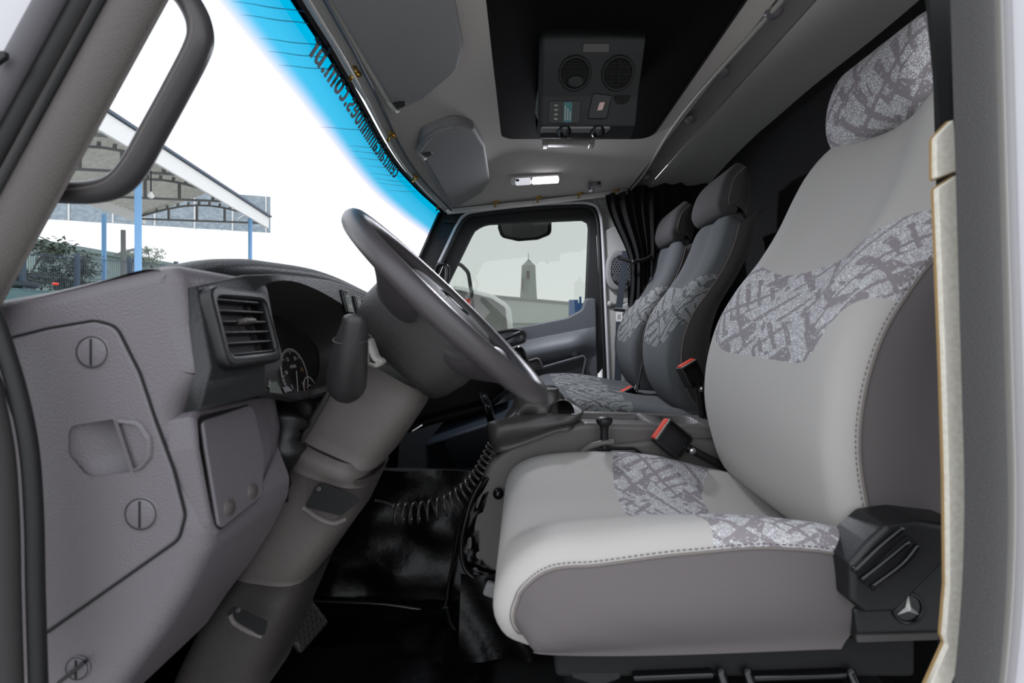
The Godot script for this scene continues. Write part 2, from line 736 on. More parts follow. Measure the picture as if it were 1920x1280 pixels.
func setting() -> void:
	var st := new_st(false)
	rbox(st, Vector3(1.9, 0.05, 1.66), 0.005, Transform3D(Basis.IDENTITY, Vector3(-0.2, -0.026, -1.18)), 1)
	struct("floor", st, M.dull)
	# headliner: one felt moulding from the windscreen to the ledge behind the seats
	st = new_st()
	grid(st, func(u, v):
		var d := lerpf(0.4, 1.97, v)
		var x := lerpf(table(HEADER, d) + 0.012, 0.42, u)
		return Vector3(x, ceiling_at(x, d), -d), 40, 40)
	var ceil := struct("ceiling", st, M.felt)
	st = new_st()
	grid(st, func(u, v): return Vector3(lerpf(-0.38, 0.80, u), 1.37 - 0.13 * pow(clampf(1.0 - u * 3.0, 0, 1), 2.0), -lerpf(0.37, 2.02, v)), 20, 6)
	grid(st, func(u, v): return Vector3(lerpf(-0.38, 0.80, u), 1.40 - 0.13 * pow(clampf(1.0 - u * 3.0, 0, 1), 2.0), -lerpf(0.37, 2.02, v)), 20, 6)
	part("roof_skin", st, M.paint, ceil)
	# lip, step with recess shade painted into its felt, and sloping panel behind it
	st = new_st()
	var lip := []
	for k in 30:
		var d := lerpf(0.42, 1.93, k / 29.0)
		lip.append(Vector3(0.418 + 0.012 * sin(k * 0.3), ceiling_at(0.42, d) - 0.003, -d))
	lip.append(Vector3(0.40, 1.20, -1.945))
	tube(st, lip, 0.0045, 8)
	part("edge_lip", st, M.pale, ceil)
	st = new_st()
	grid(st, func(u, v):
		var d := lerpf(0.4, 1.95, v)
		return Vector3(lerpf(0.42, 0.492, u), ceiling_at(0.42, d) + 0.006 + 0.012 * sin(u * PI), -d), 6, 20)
	struct("trim_1", st, M.felt_step_shade)
	st = new_st()
	grid(st, func(u, v):
		var d := lerpf(0.4, 1.95, v)
		return Vector3(lerpf(0.492, 0.735, u), lerpf(ceiling_at(0.42, d) + 0.004, 1.298 - 0.05 * clampf((d - 1.5) / 0.45, 0, 1), u) + 0.012 * sin(u * PI), -d), 10, 20)
	struct("trim_2", st, M.felt_rear)
	st = new_st()
	grid(st, func(u, v):
		var y := lerpf(0.0, 1.33, u)
		var d := lerpf(0.4, 1.97, v)
		return Vector3(0.728 + 0.006 * sin(v * 21.0) * sin(u * 7.0), y, -d), 30, 50)
	var rear := struct("wall_back", st, M.ribbed)
	st = new_st(false)
	rbox(st, Vector3(0.04, 2.0, 1.66), 0.004, Transform3D(Basis.IDENTITY, Vector3(0.775, 0.4, -1.19)), 1)
	part("outer_panel", st, M.paint, rear)
	# far side wall: the post behind the passenger door and the body below the door
	st = new_st()
	slab(st, fillet([Vector2(0.2709, 1.2246), Vector2(0.5052, 1.2697), Vector2(0.774, 1.302), Vector2(0.774, 0.0013), Vector2(0.3504, 0.0013), Vector2(0.3418, 0.4958), Vector2(0.316, 1.0977), Vector2(0.2967, 1.1773)], 0.01), 0.012, 0.008, face_door(1.955))
	var wall := struct("wall_far", st, M.felt_pillar)
	st = new_st(false)
	rbox(st, Vector3(0.5, 1.35, 0.04), 0.004, Transform3D(Basis.IDENTITY, Vector3(0.575, 0.62, -1.99)), 1)
	rbox(st, Vector3(1.7, 0.32, 0.04), 0.004, Transform3D(Basis.IDENTITY, Vector3(-0.3, -0.1, -2.01)), 1)
	rbox(st, Vector3(0.56, 0.95, 0.04), 0.004, Transform3D(Basis.IDENTITY, Vector3(-0.72, 0.22, -1.995)), 1)
	part("outer_panel", st, M.paint, wall)
	st = new_st(false)
	rbox(st, Vector3(0.62, 0.95, 0.02), 0.004, Transform3D(Basis.IDENTITY, Vector3(-0.70, 0.20, -1.955)), 1)
	part("kick_panel", st, M.dull, wall)
	# a raised quilted edge and a cover stud on the post
	st = new_st()
	slab(st, fillet([Vector2(0.3166, 0.7749), Vector2(0.3636, 0.7684), Vector2(0.4535, 0.8069), Vector2(0.4535, 0.3792), Vector2(0.3486, 0.3792)], 0.012), 0.012, 0.006, face_door(1.944))
	part("lower_pillar_cover", st, M.felt_pillar, wall)
	st = new_st()
	slab(st, fillet([Vector2(0.2952, 1.0636), Vector2(0.3636, 1.0957), Vector2(0.4278, 1.0957), Vector2(0.4278, 0.7898), Vector2(0.3551, 0.7813), Vector2(0.3123, 0.7898)], 0.012), 0.010, 0.006, face_door(1.944))
	part("upper_pillar_cover", st, M.felt_pillar, wall)
	st = new_st()
	lathe(st, [Vector2(0.013, 0), Vector2(0.013, 0.004), Vector2(0.009, 0.009), Vector2(0, 0.011)], standing(Vector3(0.3451, 0.7852, -1.932), Vector3(0, 0, 1)))
	part("stud", st, M.pale, wall)
	# roof edge over the passenger door
	st = new_st()
	slab(st, [Vector2(-0.3311, 1.1472), Vector2(-0.2365, 1.1386), Vector2(0.043, 1.1644), Vector2(0.2967, 1.173), Vector2(0.3655, 1.13), Vector2(0.5375, 1.13), Vector2(0.5375, 1.4095), Vector2(-0.3311, 1.3235)], 0.01, 0.0, face_door(1.975))
	struct("trim_3", st, M.felt)
	# windscreen post on the passenger side
	st = new_st()
	slab(st, fillet([Vector2(-0.3383, 1.1532), Vector2(-0.2128, 1.1724), Vector2(-0.2426, 1.1298), Vector2(-0.3362, 0.9468), Vector2(-0.3937, 0.7851), Vector2(-0.4575, 0.6149), Vector2(-0.5639, 0.6149), Vector2(-0.5001, 0.7745), Vector2(-0.4149, 0.9809)], 0.01), 0.03, 0.01, face_door(1.955))
	var post := struct("trim_4", st, M.dash_dark)
	st = new_st()
	slab(st, fillet([Vector2(-0.3058, 1.1211), Vector2(-0.2577, 1.1211), Vector2(-0.266, 1.1043), Vector2(-0.31, 1.1064)], 0.004), 0.012, 0.004, face_door(1.925))
	part("clip", st, M.black, post)
	# the body in front of the pedals and behind the dashboard
	st = new_st(false)
	rbox(st, Vector3(0.04, 1.0, 1.66), 0.004, Transform3D(Basis.IDENTITY, Vector3(-0.98, 0.2, -1.18)), 1)
	struct("wall_front", st, M.dull)


func windscreen() -> void:
	var f := func(u: float, v: float) -> Vector3:
		var d := lerpf(0.44, 1.95, u)
		var top := Vector3(table(HEADER, d), 1.158, -d)
		var low := Vector3(-0.545 - 0.075 * sin(PI * u), 0.66, -d)
		return top.lerp(low, v) + Vector3(-0.018, 0, 0) * sin(PI * v)
	var w := Node3D.new()
	place(w, "window_1", null)
	w.set_meta("kind", "structure")
	var clear := mat(Color(1, 1, 1, 0.0), 0.0, "windscreen_glass")
	clear.transparency = BaseMaterial3D.TRANSPARENCY_ALPHA
	clear.metallic_specular = 0.5
	var st := new_st()
	grid(st, f, 40, 24)
	part("glass", st, clear, w)
	# graded sun strip: the coloured film along the top of the glass
	var im := Image.create(256, 8, false, Image.FORMAT_RGB8)
	for y in 256:
		var t := 1.0 - y / 255.0
		var c := Color(1, 1, 1).lerp(Color(0.66, 0.60, 0.70), smoothstep(0.0, 0.22, t)).lerp(Color(0.02, 0.38, 0.55), smoothstep(0.12, 0.42, t)).lerp(Color(0.0, 0.31, 0.48), smoothstep(0.4, 0.9, t))
		im.fill_rect(Rect2i(y, 0, 1, 8), c)
	var tint := mat(Color(1, 1, 1, 0.0), 0.0, "tinted_film")
	tint.albedo_texture = ImageTexture.create_from_image(im)
	tint.texture_repeat = false
	tint.refraction_enabled = true
	tint.refraction_scale = 0.0001
	tint.metallic_specular = 0.0
	st = new_st()
	grid(st, func(u, v): return f.call(v, u * (0.185 + 0.06 * v)) + Vector3(0.002, 0, 0), 20, 40)
	var strip := part("sun_strip", st, tint, w)
	strip.set_meta("label", "graded blue sun strip")
	var crease := mat(rgb(40, 120, 160), 0.5, "film_crease")
	# black printed border under the headliner edge
	st = new_st()
	grid(st, func(u, v): return f.call(u, v * 0.014) + Vector3(0.004, 0, 0), 40, 2)
	grid(st, func(u, v): return f.call(u, v * 0.014) + Vector3(-0.004, 0, 0), 40, 2)
	part("black_border", st, M.rubber, w)
	# creases pressed into the film
	for q in [[0.093, 0.139, 0.171, 0.011], [0.108, 0.142, 0.184, 0.021], [0.139, 0.145, 0.221, 0.021], [0.158, 0.148, 0.236, 0.035], [0.180, 0.151, 0.262, 0.033], [0.306, 0.177, 0.438, 0.029], [0.396, 0.145, 0.518, 0.021], [0.416, 0.146, 0.543, 0.024], [0.442, 0.150, 0.575, 0.025], [0.495, 0.133, 0.614, 0.027], [0.526, 0.139, 0.662, 0.030], [0.551, 0.142, 0.696, 0.035], [0.579, 0.143, 0.726, 0.035], [0.632, 0.138, 0.772, 0.031]]:
		var line := []
		for k in 9:
			var t := k / 8.0
			line.append(f.call(lerpf(q[0], q[2], t), lerpf(q[1], q[3], t)) + Vector3(0.004, 0.0006 * sin(t * 9.0), 0))
		st = new_st()
		tube(st, line, [0.0001, 0.0003, 0.0004, 0.0005, 0.0006, 0.0006, 0.0006, 0.0006, 0.0006], 5)
		part("film_crease", st, crease, strip)
	# dealer's address stuck along the top of the glass, read from outside
	var sign := thing("windscreen_lettering", "dark web address lettering along the top of the windscreen, seen reversed from inside", "lettering", Vector3(-0.33, 1.13, -1.07))
	var text := "centralcaminhoes.com.br"
	var widths := []
	var meshes := []
	var total := 0.0
	for ch in text:
		var t := lettering(ch, 0.052, 0.0008, "Droid Sans", true)
		var wide: float = t.get_aabb().size.x + 0.0055
		meshes.append(t)
		widths.append(wide)
		total += wide
	var z := 0.0
	var ink := mat(rgb(10, 52, 70), 0.5, "lettering_vinyl")
	for k in text.length():
		var d: float = 1.395 - (z + widths[k] / 2.0) / total * 0.65
		z += widths[k]
		var u := (d - 0.44) / 1.51
		var p: Vector3 = f.call(u, 0.036)
		var up: Vector3 = (f.call(u, 0.0) - f.call(u, 0.1)).normalized()
		var right: Vector3 = (f.call(u - 0.01, 0.05) - f.call(u + 0.01, 0.05)).normalized()
		var nrm := right.cross(up).normalized()
		var squeeze: float = 0.65 / total
		part("letter", meshes[k], ink, sign, Transform3D(Basis(right * squeeze, up, nrm), p - nrm * 0.006 + up * 0.0))
	# curtain rail along the windscreen and over the passenger door, with brass eyelets
	var rail := thing("curtain_rail", "thin aluminium curtain rail with brass eyelets along the windscreen top", "curtain rail", Vector3(-0.32, 1.15, -1.2))
	var path := []
	for k in 40:
		var d := lerpf(0.45, 1.9, k / 39.0)
		path.append(Vector3(table(HEADER, d) + 0.019, 1.148, -d))
	st = new_st()
	tube(st, path, 0.005, 8, true, false, Vector2(1.0, 1.0))
	part("rail", st, M.alu, rail)
	st = new_st()
	for k in 40:
		path[k] += Vector3(0.021, 0.003, 0)
	tube(st, path, 0.0035, 8)
	part("backing_strip", st, mat(rgb(84, 92, 104), 0.5, "strip"), rail)
	for q in [Vector3(-0.2996, 1.1532, -0.86), Vector3(-0.305, 1.1445, -1.12), Vector3(-0.3252, 1.1491, -1.46), Vector3(-0.3188, 1.152, -1.83)]:
		eyelet(rail, q, Vector3(1, -0.6, 0.2))
	var side := thing("curtain_rail", "flat aluminium curtain rail over the passenger door window", "curtain rail", Vector3(0.0, 1.19, -1.93))
	st = new_st()
	var a := Vector3(-0.2998, 1.1497, -1.915)
	var b := Vector3(0.0422, 1.1835, -1.915)
	var c := Vector3(0.4054, 1.2278, -1.915)
	bar(st, a, b, 0.006, 0.022, 0.002)
	bar(st, b, c, 0.006, 0.022, 0.002)
	part("rail", st, M.alu, side)
	for q in [Vector3(-0.1089, 1.1839, -1.9), Vector3(0.0587, 1.2028, -1.9), Vector3(0.22, 1.2195, -1.9), Vector3(0.3624, 1.23, -1.9)]:
		eyelet(side, q, Vector3(0, -0.3, 1))


func eyelet(parent: Node3D, at: Vector3, n: Vector3) -> void:
	var st := new_st()
	var ring := []
	var xf := looking(at, n)
	for k in 14:
		ring.append(xf * Vector3(cos(TAU * k / 14) * 0.006, sin(TAU * k / 14) * 0.006, 0))
	tube(st, ring, 0.0022, 6, false, true)
	tube(st, [xf * Vector3(0, -0.006, 0), xf * Vector3(0, -0.02, 0.002)], 0.003, 6)
	lathe(st, [Vector2(0.0, 0.007), Vector2(0.004, 0.006), Vector2(0.006, 0.0)], standing(xf * Vector3(0.012, 0.0, 0.0), n), 10)
	part("eyelet", st, M.brass, parent)


func passenger_door() -> void:
	var door := Node3D.new()
	place(door, "door_1", null)
	door.set_meta("kind", "structure")
	var D := 1.95
	# window frame
	var outer := fillet([Vector2(0.3139, 1.1859), Vector2(0.3225, 0.5065), Vector2(-0.43, 0.4635), Vector2(-0.4042, 0.743), Vector2(-0.3268, 0.9257), Vector2(-0.2451, 1.1171), Vector2(-0.2021, 1.1472), Vector2(0.043, 1.173)], 0.025)
	var hole := fillet([Vector2(0.2666, 1.1278), Vector2(0.2494, 0.7129), Vector2(-0.1612, 0.6527), Vector2(-0.387, 0.614), Vector2(-0.3741, 0.7215), Vector2(-0.2881, 0.8935), Vector2(-0.1935, 1.087), Vector2(-0.1462, 1.1085)], [0.03, 0.09, 0.02, 0.01, 0.01, 0.01, 0.05, 0.03])
	var n := 90
	var st := new_st()
	band(st, match_ring(outer, n), match_ring(hole, n), 0.03, face_door(1.975), 0.006)
	part("window_frame", st, M.rubber, door)
	# light painted edge round the door opening
	var seal := smooth([Vector3(0.3438, 0.4241, -1.925), Vector3(0.3311, 0.7212, -1.925), Vector3(0.3162, 1.0608, -1.925), Vector3(0.3056, 1.1457, -1.925), Vector3(0.2802, 1.1797, -1.925), Vector3(0.2122, 1.186, -1.925), Vector3(0.0424, 1.1775, -1.925), Vector3(-0.1698, 1.1542, -1.925), Vector3(-0.225, 1.1415, -1.925), Vector3(-0.2589, 1.1033, -1.925), Vector3(-0.3014, 1.0141, -1.925), Vector3(-0.3481, 0.9122, -1.925), Vector3(-0.3905, 0.7849, -1.925)], 5)
	st = new_st()
	tube(st, seal, 0.0075, 8)
	part("painted_edge", st, M.paint, door)
	st = new_st()
	var inner := []
	for q in seal:
		inner.append(q + Vector3(-0.014 if q.x > 0.2 else 0.008, -0.012, 0.004))
	tube(st, inner, 0.0075, 8)
	part("weather_strip", st, M.rubber, door)
	# glass
	var glass := Node3D.new()
	place(glass, "window_2", null)
	glass.set_meta("kind", "structure")
	var pane := mat(Color(0.36, 0.38, 0.35, 0.0), 0.0, "tinted_glass")
	pane.refraction_enabled = true
	pane.refraction_scale = 0.0001
	pane.metallic_specular = 0.0
	st = new_st(false)
	flat_face(st, inset_any(hole, -0.01), 0.0, face_door(1.965), true)
	part("tinted_pane", st, pane, glass)
	var clear := mat(Color(1, 1, 1, 0.0), 0.0, "glass_surface")
	clear.transparency = BaseMaterial3D.TRANSPARENCY_ALPHA
	st = new_st(false)
	flat_face(st, inset_any(hole, -0.01), 0.0, face_door(1.961), true)
	part("pane_surface", st, clear, glass)
	# lower panel
	st = new_st()
	var panel := fillet([Vector2(0.2532, 0.8085), Vector2(0.2915, 0.8085), Vector2(0.3022, 0.3808), Vector2(0.3022, 0.0191), Vector2(-0.5107, 0.0191), Vector2(-0.4681, 0.5936), Vector2(-0.2979, 0.6404), Vector2(-0.1319, 0.6723), Vector2(0.0426, 0.7043), Vector2(0.1787, 0.7319), Vector2(0.2383, 0.7638)], [0.012, 0.012, 0, 0, 0, 0, 0, 0, 0, 0.04, 0.03])
	slab(st, panel, 0.05, 0.006, face_door(1.975))
	part("inner_panel", st, M.door, door)
	# armrest swelling: a long soft ridge sweeping up to the rear
	st = new_st()
	var f := func(u: float, v: float) -> Vector3:
		var xm := lerpf(830.0, 1118.0, u)
		var ym := lerpf(lerpf(668.0, 612.0, u), lerpf(725.0, 668.0, u), v)
		var out := 0.045 * sin(PI * clampf(v * 1.02, 0, 1)) * (1.0 - 0.75 * smoothstep(0.86, 1.0, u))
		var d := 1.925 - out
		return Vector3((xm - 980.0) * 1.9 / 907.0, 0.7 + (610.0 - ym) * 1.9 / 907.0, -d)
	grid(st, f, 24, 14, Vector2.ONE, true)
	part("armrest", st, M.door, door)
	# map pocket with a pale rim
	st = new_st()
	slab(st, fillet([Vector2(0.0105, 0.5115), Vector2(0.2514, 0.5869), Vector2(0.2388, 0.3858), Vector2(-0.0419, 0.3858)], 0.01), 0.012, 0.003, face_door(1.905))
	part("map_pocket", st, M.door_dark, door)
	st = new_st()
	tube(st, [Vector3(0.0, 0.513, -1.885), Vector3(0.1247, 0.5504, -1.885), Vector3(0.2348, 0.5815, -1.885), Vector3(0.2452, 0.5711, -1.885), Vector3(0.2328, 0.5026, -1.885), Vector3(0.2203, 0.4194, -1.885)], 0.005, 8)
	part("pocket_rim", st, M.door, door)
	st = new_st()
	slab(st, fillet([Vector2(-0.0454, 0.5474), Vector2(0.0536, 0.5763), Vector2(0.066, 0.5722), Vector2(0.0804, 0.5433), Vector2(-0.0371, 0.5021)], 0.004), 0.03, 0.005, face_door(1.9))
	part("pull_handle", st, M.column, door)
	st = new_st()
	lathe(st, [Vector2(0.0, 0.003), Vector2(0.009, 0.003), Vector2(0.0105, 0.0), Vector2(0.012, 0.003), Vector2(0.0135, 0.0)], standing(Vector3(0.2027, 0.5914, -1.895), Vector3(0, 0, 1)), 20)
	part("cover_cap", st, M.door, door)
	# release lever in its oval dish
	var hx := Vector3(-0.0677, 0.6492, -1.92)
	st = new_st()
	var tilt := Transform3D(Basis(Vector3(0, 0, 1), 0.2), hx)
	var ring := []
	for q in oval(Vector2(-0.02, 0), 0.098, 0.03, 32, 0.75):
		ring.append(tilt * Vector3(q.x, q.y, 0.008))
	tube(st, ring, 0.006, 8, false, true)
	var dish := part("release_dish", st, M.black, door)
	st = new_st()
	slab(st, oval(Vector2(-0.02, 0), 0.096, 0.028, 32, 0.75), 0.004, 0.0, tilt.translated_local(Vector3(0, 0, 0.002)))
	part("dish_floor", st, M.door, dish)
	st = new_st()
	var lever := smooth([tilt * Vector3(-0.09, -0.014, 0.02), tilt * Vector3(-0.03, -0.006, 0.028), tilt * Vector3(0.03, 0.006, 0.026), tilt * Vector3(0.062, 0.012, 0.014)], 4)
	tube(st, lever, 0.009, 10)
	part("release_lever", st, M.black, dish)
	# loudspeaker on the rear post
	var sp := thing("loudspeaker", "oval grey loudspeaker grille on the rear post beside the passenger window", "speaker", Vector3(0.3788, 0.917, -1.93))
	st = new_st()
	slab(st, oval(Vector2(0.3853, 0.9159), 0.058, 0.082, 36, 0.8), 0.022, 0.012, face_door(1.935))
	part("housing", st, mat(rgb(132, 132, 132), 0.6, "speaker_housing"), sp)
	st = new_st()
	slab(st, oval(Vector2(0.3896, 0.9179), 0.042, 0.060, 36, 0.85), 0.003, 0.001, face_door(1.912))
	part("speaker_mesh", st, M.dull, sp)
	st = new_st()
	for i in 9:
		for j in 14:
			var q := Vector2((i - 4) * 0.0098 + (0.0049 if j % 2 else 0.0), (j - 6.5) * 0.0088)
			if pow(q.x / 0.041, 2) + pow(q.y / 0.058, 2) < 1.0:
				var c := Vector3(0.3907, 0.9184, -1.905)
				var hexring := []
				for k in 6:
					hexring.append(c + Vector3(q.x + 0.0048 * cos(TAU * k / 6), q.y + 0.0048 * sin(TAU * k / 6), 0))
				tube(st, hexring, 0.0011, 4, false, true)
	part("grille", st, mat(rgb(120, 122, 126), 0.5, "grille"), sp).set_meta("kind", "stuff")
	# grab handle on the far windscreen post
	st = new_st()
	var gh := smooth([Vector3(-0.3376, 0.9042, -1.89), Vector3(-0.3258, 0.9309, -1.87), Vector3(-0.3056, 0.9379, -1.86), Vector3(-0.2912, 0.9256, -1.86), Vector3(-0.2912, 0.8846, -1.86), Vector3(-0.3035, 0.8333, -1.86), Vector3(-0.3258, 0.7907, -1.87), Vector3(-0.3501, 0.775, -1.89)], 4)
	tube(st, gh, 0.010, 10)
	single("grab_handle", st, M.gloss, "small glossy black grab handle on the far windscreen post", "grab handle")


# resample a closed outline from its topmost right corner, so that two alike outlines pair up
func match_ring(p: Array, n: int) -> Array:
	var q := p.duplicate()
	if area2(q) < 0.0:
		q.reverse()
	var best := 0
	for i in q.size():
		if q[i].x + q[i].y > q[best].x + q[best].y:
			best = i
	return resample(q.slice(best) + q.slice(0, best), n)


func inset_any(p: Array, d: float) -> Array:
	var q := p.duplicate()
	if area2(q) < 0.0:
		q.reverse()
	return inset(q, d)


# ---------------------------------------------------------------- things on the headliner

func headliner_things() -> void:
	# sun visors lie against the sloping front of the headliner
	var slope := Transform3D(Basis(Vector3(0.965, 0.26, 0), Vector3(0, 0, 1), Vector3(0.26, -0.965, 0)), Vector3(-0.275, 1.172, 0))
	var near := [Vector2(0, -0.5), Vector2(0, -1.0), Vector2(0.008, -1.022), Vector2(0.066, -1.008), Vector2(0.15, -0.935), Vector2(0.172, -0.86), Vector2(0.176, -0.5)]
	var far := [Vector2(0, -1.25), Vector2(0.0, -1.87), Vector2(0.03, -1.86), Vector2(0.125, -1.77), Vector2(0.165, -1.65), Vector2(0.172, -1.34), Vector2(0.155, -1.21), Vector2(0.115, -1.15), Vector2(0.03, -1.165)]
	for k in 2:
		var outline: Array = [near, far][k]
		var v := thing("sun_visor", ["large grey sun visor on the driver's side of the headliner", "small rounded grey sun visor on the passenger side"][k], "sun visor", Vector3(-0.2, 1.17, [-0.8, -1.5][k]), "sun visors")
		var st := new_st()
		slab(st, fillet(outline, [[0.0, 0.01, 0.02, 0.03, 0.05, 0.05, 0.0], [0.02, 0.01, 0.02, 0.05, 0.08, 0.08, 0.03, 0.04, 0.03]][k], 6), 0.022, 0.008, slope)
		part("visor_board", st, M.visor, v)
		# hinge wire along the front edge, with its clip
		st = new_st()
		var d0: float = [0.5, 1.29][k]
		var d1: float = [1.0, 1.85][k]
		tube(st, [slope * Vector3(-0.002, -d0, 0.014), slope * Vector3(-0.002, -d1, 0.014)], 0.006, 10)
		part("hinge_rod", st, M.pale if k == 0 else M.visor, v)
		st = new_st()
		var dc: float = [1.0, 1.29][k]
		slab(st, oval(Vector2(0.014, -dc + 0.004), 0.016, 0.014, 20), 0.004, 0.002, slope.translated_local(Vector3(0, 0, 0.02)))
		part("clip_recess", st, M.black, v)
		st = new_st()
		tube(st, smooth([slope * Vector3(-0.004, -dc + 0.02, 0.016), slope * Vector3(0.002, -dc + 0.01, 0.03), slope * Vector3(0.002, -dc - 0.006, 0.028), slope * Vector3(0.006, -dc - 0.022, 0.02)], 4), 0.005, 8)
		part("clip", st, M.pale, v)
		if k == 1:
			st = new_st()
			tube(st, smooth([slope * Vector3(0.0, -1.25, 0.02), slope * Vector3(0.05, -1.17, 0.024), slope * Vector3(0.11, -1.165, 0.022)], 4), 0.008, 8)
			part("hinge_arm", st, M.visor, v)
	# black roof hatch panel
	var hatch := thing("roof_hatch", "large black panel with rounded corners set in the grey headliner", "roof hatch", Vector3(0.15, 1.235, -1.0))
	var st := new_st()
	slab(st, fillet(rect(-0.066, -0.46, 0.364, -1.386), 0.05, 8), 0.014, 0.006, face_down(1.246))
	part("panel", st, M.hatch, hatch)
	st = new_st()
	var rim := []
	for q in fillet(rect(-0.070, -0.45, 0.368, -1.39), 0.052, 8):
		rim.append(Vector3(q.x, 1.239, q.y))
	tube(st, rim, 0.004, 8, false, true)
	part("rim", st, M.rubber, hatch)
	cooler()
	# lamps
	var lamp := thing("ceiling_lamp", "slim white ceiling lamp, half of it lit, above the passenger window", "lamp", Vector3(0.045, 1.2, -1.7))
	var tilt := Transform3D(Basis(Vector3(0, 0, 1), 0.06) * Basis(Vector3(1, 0, 0), -0.25), Vector3(0.0435, 1.212, -1.70))
	st = new_st()
	rbox(st, Vector3(0.172, 0.020, 0.030), 0.006, tilt)
	part("housing", st, M.white, lamp)
	st = new_st()
	rbox(st, Vector3(0.094, 0.018, 0.027), 0.006, tilt.translated_local(Vector3(0.036, -0.006, 0.003)))
	part("lit_lens", st, M.lit, lamp)
	st = new_st()
	rbox(st, Vector3(0.055, 0.018, 0.027), 0.006, tilt.translated_local(Vector3(-0.042, -0.006, 0.003)))
	part("dim_lens", st, M.dim, lamp)
	st = new_st()
	rbox(st, Vector3(0.011, 0.008, 0.010), 0.001, tilt.translated_local(Vector3(-0.062, -0.008, 0.014)), 1)
	part("switch", st, M.black, lamp)
	var glow := AreaLight3D.new()
	glow.name = "lamp_light"
	glow.area_size = Vector2(0.09, 0.025)
	glow.light_color = Color(0.95, 0.96, 1.0)
	glow.light_energy = 0.26
	glow.set("area_range", 4.0)
	glow.shadow_enabled = true
	glow.transform = tilt.translated_local(Vector3(0.036, -0.022, 0.006)) * Transform3D(Basis(Vector3(1, 0, 0), -PI / 2), Vector3.ZERO)
	add_child(glow)
	var lamp2 := thing("ceiling_lamp", "unlit pale ceiling lamp at the edge of the black roof panel", "lamp", Vector3(0.135, 1.23, -1.4))
	st = new_st()
	rbox(st, Vector3(0.15, 0.018, 0.032), 0.006, Transform3D(Basis.IDENTITY, Vector3(0.132, 1.231, -1.405)))
	part("lens", st, M.pale, lamp2)
	st = new_st()
	rbox(st, Vector3(0.016, 0.024, 0.036), 0.004, Transform3D(Basis.IDENTITY, Vector3(0.065, 1.230, -1.405)))
	rbox(st, Vector3(0.016, 0.024, 0.036), 0.004, Transform3D(Basis.IDENTITY, Vector3(0.199, 1.230, -1.405)))
	part("end_piece", st, M.pale, lamp2)
	# coat hook
	var hook := thing("coat_hook", "small grey coat hook on the headliner above the passenger door", "coat hook", Vector3(0.262, 1.2239, -1.8))
	st = new_st()
	rbox(st, Vector3(0.05, 0.026, 0.012), 0.005, Transform3D(Basis(Vector3(1, 0, 0), -0.4), Vector3(0.2679, 1.2259, -1.8)))
	part("plate", st, M.visor, hook)
	st = new_st()
	tube(st, smooth([Vector3(0.2473, 1.226, -1.78), Vector3(0.2406, 1.2006, -1.76), Vector3(0.245, 1.1862, -1.75), Vector3(0.2532, 1.1892, -1.74)], 4), 0.006, 8)
	part("hook_arm", st, M.visor, hook)
	st = new_st()
	lathe(st, [Vector2(0.0, 0.003), Vector2(0.005, 0.002), Vector2(0.006, 0.0)], standing(Vector3(0.2819, 1.2263, -1.788), Vector3(0, -0.4, 1)), 12)
	part("screw", st, M.black, hook)
	# round trim studs behind the lip of the headliner
	var spots := [Vector3(0.4322, 1.2407, -0.834), Vector3(0.4279, 1.242, -1.035), Vector3(0.4379, 1.2398, -1.265), Vector3(0.4515, 1.2383, -1.75)]
	var names := ["nearest the driver's headrest", "second from the driver's headrest", "beside the black roof panel's far corner", "closest to the black curtain"]
	for k in spots.size():
		st = new_st()
		lathe(st, [Vector2(0.016, 0), Vector2(0.015, 0.004), Vector2(0.009, 0.009), Vector2(0, 0.011)], standing(spots[k], Vector3(-0.1, -1, 0)), 18)
		single("trim_stud", st, M.dash, "grey round trim stud on the rear headliner step, " + names[k], "stud", "studs on the rear headliner step")


